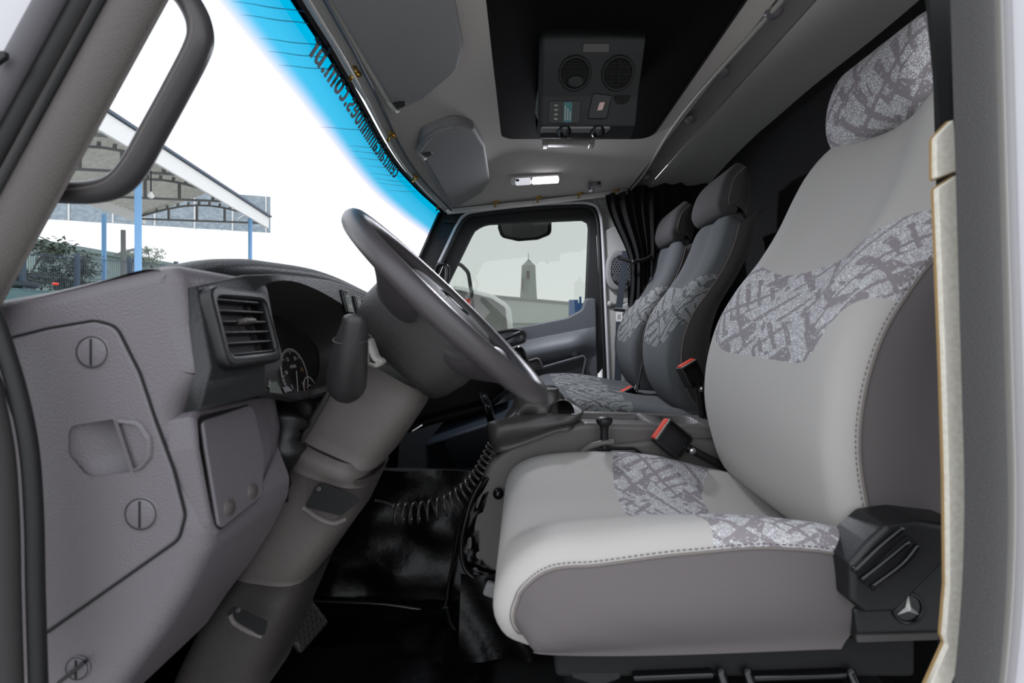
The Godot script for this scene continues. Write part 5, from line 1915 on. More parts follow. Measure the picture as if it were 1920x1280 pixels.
func console() -> void:
	var o := thing("centre_console", "dark grey plastic console with tray and cup holder beside the driver's seat", "console", Vector3(0.1, 0.1, -1.1))
	var side := fillet([Vector2(0.4997, 0.4842), Vector2(0.3975, 0.4831), Vector2(0.2839, 0.4888), Vector2(0.1363, 0.4933), Vector2(0.0681, 0.4842), Vector2(0.0057, 0.4593), Vector2(-0.0454, 0.4297), Vector2(-0.0738, 0.3991), Vector2(-0.0988, 0.3309), Vector2(-0.1204, 0.2514), Vector2(-0.1249, 0.1867), Vector2(-0.0965, 0.1526), Vector2(-0.0227, 0.1322), Vector2(0.4997, 0.1322)], [0.0, 0.02, 0.02, 0.04, 0.06, 0.08, 0.05, 0.04, 0.06, 0.06, 0.02, 0.02, 0.0, 0.0], 5)
	var body := new_st()
	slab(body, side, 0.145, 0.012, face_door(1.172), 4)
	var tray := new_st()
	rbox(tray, Vector3(0.150, 0.05, 0.072), 0.010, Transform3D(Basis.IDENTITY, Vector3(0.195, 0.495, -1.108)), 3)
	var cup := new_st()
	lathe(cup, [Vector2(0.0, -0.06), Vector2(0.040, -0.06), Vector2(0.046, 0.05), Vector2(0.0, 0.05)], Transform3D(Basis.IDENTITY, Vector3(0.355, 0.49, -1.100)), 32)
	var ledge := new_st()
	rbox(ledge, Vector3(0.30, 0.03, 0.02), 0.006, Transform3D(Basis.IDENTITY, Vector3(0.38, 0.445, -1.026)), 2)
	carve("console_body", body, [tray, cup], M.console, o)
	# moulded ledge on the driver's side and the lever gate
	var st := new_st()
	slab(st, fillet([Vector2(0.1574, 0.4301), Vector2(0.1912, 0.4503), Vector2(0.2924, 0.4616), Vector2(0.4723, 0.4616), Vector2(0.4723, 0.3739), Vector2(0.1462, 0.3739)], [0.02, 0.01, 0.01, 0.0, 0.0, 0.0]), 0.03, 0.010, face_door(1.045))
	part("side_ledge", st, M.console, o)
	st = new_st()
	slab(st, fillet([Vector2(0.1301, 0.4332), Vector2(0.1632, 0.4486), Vector2(0.2315, 0.4486), Vector2(0.2591, 0.4288), Vector2(0.2591, 0.4023), Vector2(0.1213, 0.4023)], 0.012), 0.02, 0.006, face_door(1.005))
	part("lever_gate", st, M.gloss, o)
	st = new_st()
	tube(st, smooth([Vector3(0.1152, 0.4301, -0.995), Vector3(0.131, 0.449, -0.99), Vector3(0.1629, 0.4611, -0.985), Vector3(0.1846, 0.4622, -0.985)], 5), 0.006, 8)
	part("gate_rim", st, M.console, o)
	st = new_st()
	lathe(st, [Vector2(0.0, 0.010), Vector2(0.008, 0.008), Vector2(0.012, 0.0)], standing(Vector3(-0.0516, 0.3464, -1.018), Vector3(-0.3, 0.3, 1)), 14)
	part("fixing_cap", st, M.gloss, o)
	# hand lever
	var lev := thing("hand_lever", "small black upright lever with a mushroom knob beside the driver's cushion", "lever", Vector3(0.167, 0.4435, -0.99))
	st = new_st()
	lathe(st, [Vector2(0.0085, 0.0), Vector2(0.008, 0.045), Vector2(0.010, 0.055), Vector2(0.014, 0.058), Vector2(0.0165, 0.062), Vector2(0.017, 0.067), Vector2(0.015, 0.071), Vector2(0.006, 0.0735), Vector2(0.0, 0.0735)], Transform3D(Basis.IDENTITY, Vector3(0.167, 0.4402, -0.99)), 24)
	part("knob_and_stem", st, M.black, lev)
	st = new_st()
	lathe(st, [Vector2(0.016, -0.002), Vector2(0.014, 0.004), Vector2(0.009, 0.006)], Transform3D(Basis.IDENTITY, Vector3(0.167, 0.4424, -0.99)), 20)
	part("collar", st, M.gloss, lev)
	# gear lever with its leather boot
	var gear := thing("gear_lever", "gear lever in a creased black leather boot behind the steering wheel", "gear lever", Vector3(0.0243, 0.4696, -1.1))
	st = new_st()
	var base := [Vector3(-0.0562, 0.4436, -1.02), Vector3(-0.0056, 0.4583, -1.015), Vector3(0.0615, 0.484, -1.015), Vector3(0.1057, 0.4942, -1.02), Vector3(0.1178, 0.4933, -1.09), Vector3(0.1156, 0.4868, -1.165), Vector3(0.0516, 0.4807, -1.17), Vector3(-0.0193, 0.456, -1.165), Vector3(-0.0558, 0.4363, -1.15), Vector3(-0.0643, 0.4357, -1.08)]
	var neck_c := Vector3(0.0287, 0.5445, -1.085)
	var rings := []
	var bs := smooth(base, 6, true)
	var mid := Vector3.ZERO
	for q in bs:
		mid += q / bs.size()
	for k in 22:
		var t := k / 21.0
		var ring := []
		for i in bs.size():
			var a := TAU * i / bs.size()
			var q: Vector3 = bs[i]
			var out: Vector3 = q - mid
			# a fat roll at the foot, a waist, folds up the sleeve
			var keys := [Vector2(0, 1.0), Vector2(0.10, 1.10), Vector2(0.22, 1.06), Vector2(0.34, 0.90), Vector2(0.5, 0.72), Vector2(0.7, 0.62), Vector2(1.0, 0.50)]
			var rise := [Vector2(0, 0.0), Vector2(0.10, 0.012), Vector2(0.22, 0.034), Vector2(0.34, 0.040), Vector2(0.5, 0.036), Vector2(0.7, 0.056), Vector2(1.0, 0.094)]
			var fold := 1.0 + (0.22 * sin(a * 3.0 + t * 7.0) + 0.10 * sin(a * 5.0 - t * 11.0)) * smoothstep(0.05, 0.4, t) * (1.0 - 0.7 * t)
			var c := mid.lerp(Vector3(neck_c.x, mid.y, neck_c.z), smoothstep(0.1, 1.0, t))
			var p := c + out * table(keys, t) * fold
			p.y = mid.y + out.y * (1.0 - t) + table(rise, t) + 0.012 * sin(a * 2.0 + 1.0) * sin(PI * t)
			ring.append(p)
		rings.append(ring)
	var low := []
	for q in bs:
		low.append(q + Vector3(0, -0.012, 0))
	loft(st, [low] + rings)
	part("boot", st, M.leather, gear)
	# the loose curl of leather at its rear edge
	st = new_st()
	var curl := []
	for k in 26:
		var t := k / 25.0
		var a := -0.6 + 4.4 * t
		var r := 0.024 + 0.012 * t
		curl.append(Vector3(0.0857, 0.5101, -1.05) + Vector3(cos(a) * r * 0.9, sin(a) * r, 0.02 * t))
	var sheet := func(u: float, v: float) -> Vector3:
		var q: Vector3 = curl[int(round(u * 25.0))]
		return q + Vector3(-0.02 * v * u, -0.01 * v, -0.10 * v + 0.012)
	grid(st, sheet, 25, 8)
	grid(st, func(u, v): return sheet.call(u, v) + Vector3(0.0015, 0.0015, 0.001), 25, 8)
	part("boot_curl", st, M.leather, gear)
	st = new_st()
	tube(st, [Vector3(0.0191, 0.5385, -1.085), Vector3(0.006, 0.5858, -1.09)], 0.014, 14)
	part("stem", st, M.black, gear)
	st = new_st()
	var kn := smooth([Vector3(0.006, 0.5654, -1.09), Vector3(-0.0048, 0.5916, -1.092), Vector3(-0.0169, 0.6179, -1.095), Vector3(-0.0266, 0.6396, -1.096), Vector3(-0.0302, 0.6468, -1.096)], 5)
	var kr := []
	for k in kn.size():
		var t := float(k) / (kn.size() - 1)
		kr.append(lerpf(0.019, 0.031, smoothstep(0.0, 0.5, t)) * sqrt(clampf(1.0 - pow(clampf((t - 0.55) / 0.45, 0, 1), 2.4), 0.01, 1.0)))
	tube(st, kn, kr, 20)
	part("knob", st, M.gloss, gear)
	# coiled cable
	st = new_st()
	var spine := smooth([Vector3(-0.0593, 0.4298, -1.075), Vector3(-0.0755, 0.398, -1.07), Vector3(-0.0963, 0.3642, -1.065), Vector3(-0.1262, 0.333, -1.06), Vector3(-0.1628, 0.3092, -1.055), Vector3(-0.2084, 0.2971, -1.05), Vector3(-0.2489, 0.2925, -1.05), Vector3(-0.2802, 0.2902, -1.05)], 40)
	var pts := []
	var turns := 19.0
	var n := spine.size()
	for k in n:
		var t: Vector3 = (spine[mini(k + 1, n - 1)] - spine[maxi(k - 1, 0)]).normalized()
		var sd := t.cross(Vector3(0, 0, 1)).normalized()
		var up := sd.cross(t)
		var s := float(k) / (n - 1)
		var a := TAU * turns * (s + 0.06 * sin(s * PI))
		var r := 0.0205
		pts.append(spine[k] + (sd * cos(a) + up * sin(a)) * r)
	tube(st, pts, 0.0030, 8)
	tube(st, smooth([pts[-1], Vector3(-0.2775, 0.3101, -1.04), Vector3(-0.2987, 0.3157, -1.05), Vector3(-0.3226, 0.3167, -1.06)], 5), 0.003, 8)
	single("coiled_cable", st, M.cable, "dark coiled cable hanging in the footwell from the console to the dashboard", "cable")


# ---------------------------------------------------------------- footwell

func floor_things() -> void:
	# vinyl over the side of the engine tunnel
	var st := new_st()
	grid(st, func(u, v):
		var x := lerpf(-0.62, -0.135, u)
		var y := lerpf(0.03, 0.335, v)
		return Vector3(x, y, -1.17 - 0.05 * v + 0.006 * sin(x * 37.0) * sin(y * 23.0) + 0.004 * sin(x * 11.0 + y * 51.0)), 40, 30)
	var t := thing("tunnel_lining", "glossy black vinyl lining of the engine tunnel behind the coiled cable", "lining", Vector3(-0.4, 0.0, -1.19))
	part("sheet", st, M.vinyl, t)
	st = new_st()
	tube(st, smooth([Vector3(-0.0951, 0.326, -1.15), Vector3(-0.1273, 0.2798, -1.155), Vector3(-0.1509, 0.2204, -1.16), Vector3(-0.1637, 0.1501, -1.16), Vector3(-0.1765, 0.0861, -1.16), Vector3(-0.1872, 0.0276, -1.155), Vector3(-0.2292, 0.0213, -1.155), Vector3(-0.3311, 0.0353, -1.155), Vector3(-0.433, 0.0404, -1.155), Vector3(-0.5221, 0.0442, -1.155)], 6), 0.0045, 8)
	part("piping", st, M.piping, t)
	st = new_st(false)
	rbox(st, Vector3(0.6, 0.32, 0.06), 0.01, Transform3D(Basis.IDENTITY, Vector3(-0.42, 0.165, -1.255)), 1)
	part("tunnel_wall", st, M.dull, t)
	# floor mats
	var m := thing("floor_mat", "glossy black vinyl driver's floor mat with piped edge, in front of the seat", "floor mat", Vector3(-0.3, 0.0, -0.95))
	st = new_st()
	grid(st, func(u, v):
		var x := lerpf(-0.75, -0.06, u)
		var d := lerpf(0.60, 1.17, v)
		return Vector3(x, 0.012 + 0.006 * sin(x * 31.0 + d * 9.0) * sin(d * 27.0) + 0.02 * smoothstep(1.12, 1.17, d), -d), 50, 40)
	part("sheet", st, M.vinyl, m)
	st = new_st()
	tube(st, smooth([Vector3(-0.1769, 0.0397, -1.13), Vector3(-0.1625, 0.0208, -1.1), Vector3(-0.1405, 0.007, -1.08), Vector3(-0.1121, -0.0031, -1.07), Vector3(-0.0643, -0.0059, -1.06), Vector3(-0.0347, -0.0085, -1.05), Vector3(-0.0204, -0.0211, -1.03), Vector3(-0.0165, -0.0497, -1.0)], 6), 0.0055, 8)
	part("piping", st, M.piping, m)
	# vinyl skirt round the foot of the console
	var k := thing("console_skirt", "crumpled shiny vinyl skirt round the foot of the console, left of the seat cushion", "floor mat", Vector3(-0.1, 0.03, -1.02))
	st = new_st()
	var edge := smooth([Vector3(-0.0843, 0.3761, -1.02), Vector3(-0.1066, 0.3352, -1.018), Vector3(-0.121, 0.2855, -1.016), Vector3(-0.1288, 0.2407, -1.016), Vector3(-0.1252, 0.2025, -1.014), Vector3(-0.1116, 0.1801, -1.012), Vector3(-0.0835, 0.1655, -1.01), Vector3(-0.0556, 0.1577, -1.008)], 6)
	tube(st, edge, 0.005, 8)
	part("piping", st, M.piping, k)
	st = new_st()
	var n := edge.size() - 1
	grid(st, func(u, v):
		var q: Vector3 = edge[int(round(u * n))]
		var wob := 0.006 * sin(u * 24.0) * sin(v * 5.0)
		return q + Vector3(lerpf(0.0, 0.035, v), lerpf(0.0, 0.012, v), -0.010 + wob), n, 8)
	part("lip", st, M.vinyl, k)
	st = new_st()
	grid(st, func(u, v):
		var x := lerpf(-0.13, 0.06, u)
		var y := lerpf(0.02, 0.18, v)
		return Vector3(x, y, -1.012 + 0.03 * (1.0 - v) + 0.006 * sin(x * 60.0 + y * 40.0)), 20, 16)
	part("sheet", st, M.vinyl, k)
	st = new_st()
	rbox(st, Vector3(0.026, 0.03, 0.016), 0.006, Transform3D(Basis(Vector3(0, 0, 1), -0.35), Vector3(-0.0655, 0.1608, -0.99)), 2)
	part("clip", st, M.visor, k)
	# dark box on the passenger side, behind the coiled cable
	st = new_st()
	slab(st, fillet([Vector2(-0.2637, 0.3818), Vector2(-0.0201, 0.4592), Vector2(0.043, 0.4277), Vector2(0.043, 0.1983), Vector2(-0.2007, 0.1983), Vector2(-0.258, 0.3058)], [0.01, 0.006, 0.0, 0.0, 0.03, 0.04]), 0.30, 0.006, face_door(1.60))
	single("tunnel_cover", st, mat(rgb(40, 46, 56), 0.4, "blue_black_plastic"), "smooth blue-black cover panel between the footwell and the gear lever boot", "cover panel")


func rear_things() -> void:
	# gathered curtain by the far door post
	var o := thing("curtain", "black curtain gathered and tied beside the passenger door post", "curtain", Vector3(0.4512, 1.0896, -1.86))
	var st := new_st()
	grid(st, func(u, v):
		var wide := lerpf(64.0, 28.0, smoothstep(0.0, 0.55, v)) + 18.0 * smoothstep(0.6, 1.0, v)
		var cx := lerpf(1176.0, 1200.0, smoothstep(0.0, 0.5, v))
		var px: float = cx + (u - 0.45) * wide * 1.5
		var py := lerpf(366.0, 640.0, v)
		var d: float = 1.83 + 0.022 * sin(u * 34.0 + v * 2.0) * (1.0 - 0.4 * v) + 0.01 * sin(u * 13.0)
		return Vector3((px - 980) * 1.86 / 907, 0.7 + (610 - py) * 1.86 / 907, -d), 90, 26)
	part("cloth", st, M.curtain, o)
	st = new_st()
	tube(st, smooth([Vector3(0.3572, 0.954, -1.8), Vector3(0.4023, 0.9355, -1.78), Vector3(0.4664, 0.9501, -1.8), Vector3(0.5086, 0.9871, -1.86)], 5), 0.007, 8)
	part("tie", st, M.curtain, o)
	st = new_st()
	lathe(st, [Vector2(0.009, 0), Vector2(0.008, 0.004), Vector2(0, 0.007)], standing(Vector3(0.4059, 0.9322, -1.77), Vector3(0, 0, 1)), 12)
	part("tie_button", st, M.black, o)
	for k in 6:
		var at := Vector3(0.3456, 1.2132, -1.9) + Vector3(k * 0.011, 0.002 * k, 0)
		st = new_st()
		var ring := []
		for i in 10:
			ring.append(at + Vector3(0, sin(TAU * i / 10) * 0.010, cos(TAU * i / 10) * 0.007))
		tube(st, ring, 0.0014, 5, false, true)
		part("curtain_ring", st, M.white, o)
	# plain drape from the gathered curtain to the rear wall
	st = new_st()
	grid(st, func(u, v):
		var px := lerpf(1176.0, 1330.0, u)
		var py := lerpf(lerpf(350.0, 345.0, u) + 3.0 * sin(u * 9.0), 660.0, v)
		var d: float = 1.90 + 0.016 * sin(u * 26.0 + v) + 0.03 * smoothstep(0.6, 0.7, u) * (1.0 - smoothstep(0.7, 0.8, u))
		return Vector3((px - 980) * 1.92 / 907, 0.7 + (610 - py) * 1.92 / 907, -d), 60, 20)
	single("curtain", st, M.curtain, "plain black drape between the gathered curtain and the rear wall", "curtain")
	# quilted black cushion bulges on the rear wall behind the driver's seat
	st = new_st()
	grid(st, func(u, v):
		var d := lerpf(0.80, 1.24, u)
		var y := lerpf(0.70, 1.07, v)
		var b := pow(sin(PI * u) * sin(PI * v), 0.5)
		return Vector3(0.728 - 0.055 * b + 0.006 * sin(u * 14.0) * b, y, -d), 24, 20)
	single("wall_pad", st, M.ribbed, "soft black ribbed pad on the rear wall between driver's and middle headrests", "wall pad")
	# passenger's belt with its tongue
	var belt := thing("seat_belt", "dark grey belt webbing with a bright metal tongue on the far post", "seat belt", Vector3(0.3835, 0.7415, -1.88))
	st = new_st()
	grid(st, func(u, v):
		var px: float = lerpf(1171.0, 1158.0, v) + lerpf(-4.0, 9.0, u)
		var py := lerpf(470.0, 577.0, v)
		return Vector3((px - 980) * 1.87 / 907, 0.7 + (610 - py) * 1.87 / 907, -1.87 + 0.004 * sin(v * 3.0)), 2, 8)
	part("webbing", st, mat(rgb(58, 64, 74), 0.8, "webbing"), belt)
	st = new_st()
	grid(st, func(u, v):
		var px := lerpf(1160.0, 1156.0, v) + lerpf(-5.0, 8.0, u)
		var py := lerpf(600.0, 760.0, v)
		return Vector3((px - 980) * 1.87 / 907, 0.7 + (610 - py) * 1.87 / 907, -1.872), 2, 8)
	part("webbing", st, mat(rgb(58, 64, 74), 0.8, "webbing"), belt)
	st = new_st()
	rbox(st, Vector3(0.044, 0.012, 0.012), 0.004, Transform3D(Basis(Vector3(0, 0, 1), -0.1), Vector3(0.3712, 0.7595, -1.86)), 2)
	part("tongue_cover", st, M.black, belt)
	st = new_st()
	band(st, match_ring(fillet(rect(0.3589, 0.7144, 0.3835, 0.7533), 0.003), 32), match_ring(rect(0.365, 0.7226, 0.3773, 0.741), 32), 0.004, face_door(1.86), 0.001)
	part("tongue", st, mat(rgb(225, 222, 220), 0.35, "belt_tongue"), belt)


# ---------------------------------------------------------------- the driver's doorway round the camera

func driver_doorway() -> void:
	# windscreen post on the driver's side: black moulding, seal and painted flange
	var axis := func(t: float, off: float, d: float) -> Vector3:
		var a := Vector2(-0.26, 0.52).lerp(Vector2(-0.60, -0.10), t)
		return Vector3(a.x + off, 0.7 + a.y - off * 0.5, -d)
	var st := new_st()
	grid(st, func(u, v):
		var a: float = PI * u
		return axis.call(v, 0.026 * cos(a) - 0.008, 0.475 - 0.022 * sin(a)), 14, 12)
	grid(st, func(u, v): return axis.call(v, lerpf(0.018, -0.034, u), lerpf(0.475, 0.50, u)), 4, 12)
	var post := struct("trim_5", st, M.column)
	st = new_st()
	tube(st, [axis.call(0.0, -0.012, 0.452), axis.call(0.5, -0.012, 0.452), axis.call(1.0, -0.012, 0.452)], 0.004, 8)
	part("post_groove", st, M.rubber, post)
	st = new_st()
	var lip := []
	for k in 13:
		lip.append(axis.call(k / 12.0, -0.048, 0.452))
	tube(st, lip, 0.011, 12)
	part("door_seal", st, mat(rgb(92, 90, 94), 0.6, "grey_seal"), post)
	st = new_st()
	lip.clear()
	for k in 13:
		lip.append(axis.call(k / 12.0, -0.032, 0.460))
	tube(st, lip, 0.009, 12)
	part("inner_seal", st, M.rubber, post)
	st = new_st()
	grid(st, func(u, v): return axis.call(lerpf(-0.1, 0.72, v), lerpf(-0.058, -0.35, u), 0.462 - 0.03 * sin(u * 2.0)), 10, 10)
	grid(st, func(u, v): return axis.call(lerpf(-0.1, 0.72, v), lerpf(-0.058, -0.35, u), 0.50 - 0.03 * sin(u * 2.0)), 10, 10)
	part("painted_flange", st, M.paint, post)
	st = new_st()
	slab(st, fillet([Vector2(-1.0, -0.15), Vector2(-0.57, -0.15), Vector2(-0.57, 0.62), Vector2(-0.62, 0.70), Vector2(-1.0, 0.60)], 0.04), 0.04, 0.01, face_door(0.47))
	part("front_quarter", st, M.paint, post)
	st = new_st()
	slab(st, fillet([Vector2(-0.4741, 0.9456), Vector2(-0.4627, 0.9456), Vector2(-0.4627, 0.9399), Vector2(-0.4741, 0.9314)], 0.002), 0.004, 0.001, face_door(0.436))
	part("hinge_mark", st, M.rubber, post)
	# grab handle on that post
	var gh := thing("grab_handle", "big looped black grab handle on the near windscreen post", "grab handle", Vector3(-0.5072, 0.8433, -0.5))
	st = new_st()
	var path := smooth([Vector3(-0.5167, 0.8414, -0.505), Vector3(-0.4796, 0.8378, -0.5), Vector3(-0.4447, 0.8373, -0.498), Vector3(-0.4159, 0.8435, -0.495), Vector3(-0.3949, 0.8616, -0.492), Vector3(-0.3728, 0.8972, -0.49), Vector3(-0.3497, 0.9357, -0.488), Vector3(-0.3279, 0.9743, -0.486), Vector3(-0.3236, 0.9936, -0.486), Vector3(-0.3297, 1.0146, -0.487), Vector3(-0.3458, 1.0371, -0.49), Vector3(-0.3711, 1.0547, -0.495), Vector3(-0.4079, 1.0693, -0.5)], 7)
	tube(st, path, 0.0128, 16, true, false, Vector2(1.0, 0.9))
	part("loop", st, M.handle, gh)
	st = new_st()
	tube(st, smooth([Vector3(-0.5287, 0.8333, -0.508), Vector3(-0.5178, 0.8381, -0.505), Vector3(-0.4992, 0.8395, -0.502)], 4), [0.022, 0.021, 0.020, 0.019, 0.018, 0.016, 0.015, 0.014, 0.0135], 14)
	tube(st, smooth([Vector3(-0.4351, 1.0794, -0.506), Vector3(-0.4107, 1.0708, -0.502), Vector3(-0.3958, 1.0649, -0.5)], 4), [0.022, 0.021, 0.020, 0.019, 0.018, 0.016, 0.015, 0.014, 0.0135], 14)
	part("foot", st, M.handle, gh)
	st = new_st()
	var seam := []
	for k in range(8, path.size() - 8):
		seam.append(path[k] + Vector3(0, 0, 0.0118))
	tube(st, seam, 0.0016, 6)
	part("moulding_line", st, M.column, gh)
	# seal at the foot of the doorway, front side
	st = new_st()
	var low := smooth([Vector3(-0.5006, 0.7237, -0.43), Vector3(-0.4874, 0.6858, -0.43), Vector3(-0.4731, 0.6384, -0.43), Vector3(-0.4627, 0.5862, -0.43), Vector3(-0.4584, 0.5246, -0.43), Vector3(-0.457, 0.4582, -0.43), Vector3(-0.4542, 0.3634, -0.43)], 6)
	tube(st, low, 0.0085, 12)
	var s1 := struct("trim_6", st, mat(rgb(44, 42, 42), 0.8, "dark_seal"))
	st = new_st()
	var low2 := []
	for q in low:
		low2.append(q + Vector3(0.014, 0, -0.010))
	tube(st, low2, 0.0068, 10)
	part("rubber_lip", st, M.rubber, s1)
	st = new_st()
	low2 = []
	for q in low:
		low2.append(q + Vector3(-0.022, 0, 0.004))
	tube(st, low2, 0.011, 10)
	part("outer_seal", st, M.rubber, s1)
	# door post behind the driver's seat
	st = new_st()
	var right := func(px0: float, px1: float, d: float, out: float) -> SurfaceTool:
		var s := new_st()
		grid(s, func(u, v):
			var py := lerpf(-60.0, 1340.0, v)
			var lean := 26.0 * (py / 900.0) - 34.0 * pow(clampf((py - 850.0) / 450.0, 0, 1.2), 2.0)
			var px := lerpf(px0, px1, u) + lean
			var z := -d + out * sin(PI * u)
			return Vector3((px - 980.0) * d / 907.0, 0.7 + (610.0 - py) * d / 907.0, z), 12, 40, Vector2.ONE, true)
		return s
	var b := struct("trim_7", right.call(1782, 1850, 0.420, 0.020), M.seal)
	part("rubber_groove", right.call(1846, 1864, 0.424, 0.004), M.rubber, b)
	part("grey_lip", right.call(1860, 1872, 0.420, 0.006), M.pale, b)
	part("grey_flange", right.call(1868, 1898, 0.425, 0.004), mat(rgb(150, 147, 150), 0.4, "grey_paint"), b)
	part("painted_flange", right.call(1893, 2140, 0.428, 0.03), M.paint, b)
	part("inner_return", right.call(1745, 1786, 0.47, 0.004), M.dull, b)
	# cream trim strip along the edge of the post, in two pieces
	var c := thing("edge_trim", "worn cream edge strip in two pieces on the post behind the driver's seat", "edge trim", Vector3(0.3929, 0.5593, -0.44))
	for k in 2:
		st = new_st()
		var outline: Array
		if k == 0:
			outline = fillet([Vector2(0.3769, 0.8717), Vector2(0.3929, 0.8882), Vector2(0.3973, 0.8417), Vector2(0.3769, 0.8339)], [0.006, 0.001, 0.001, 0.002])
		else:
			outline = fillet([Vector2(0.3784, 0.8252), Vector2(0.3973, 0.8378), Vector2(0.4007, 0.7631), Vector2(0.4046, 0.6854), Vector2(0.4075, 0.5981), Vector2(0.4104, 0.5108), Vector2(0.4104, 0.4526), Vector2(0.4036, 0.4041), Vector2(0.3881, 0.3653), Vector2(0.3687, 0.3653), Vector2(0.3881, 0.408), Vector2(0.3852, 0.4162), Vector2(0.3891, 0.4623), Vector2(0.3881, 0.5593), Vector2(0.3852, 0.6563), Vector2(0.3813, 0.7534)], [0.004, 0.001, 0.01, 0.01, 0.01, 0.01, 0.02, 0.02, 0, 0, 0.002, 0.002, 0.01, 0.01, 0.01, 0.01])
		slab(st, outline, 0.006, 0.001, face_door(0.447))
		var piece := part("strip", st, M.cream, c)
		st = new_st()
		slab(st, inset_any(outline, -0.0012), 0.002, 0.0, face_door(0.4475))
		part("yellowed_edge", st, M.cream_edge, piece)
	# belt webbing hanging above the strip
	st = new_st()
	slab(st, fillet([Vector2(0.3781, 1.0225), Vector2(0.3949, 1.0225), Vector2(0.4019, 0.8836), Vector2(0.391, 0.8727), Vector2(0.3855, 0.9431)], 0.002), 0.004, 0.001, face_door(0.456))
	single("belt_webbing", st, M.dull, "black belt webbing hanging beside the driver's headrest above the cream strip", "belt webbing")
	# sill under the doorway
	st = new_st(false)
	rbox(st, Vector3(1.3, 0.16, 0.05), 0.01, Transform3D(Basis.IDENTITY, Vector3(-0.1, -0.1, -0.40)), 1)
	struct("trim_8", st, M.black)


# ---------------------------------------------------------------- outside the windows

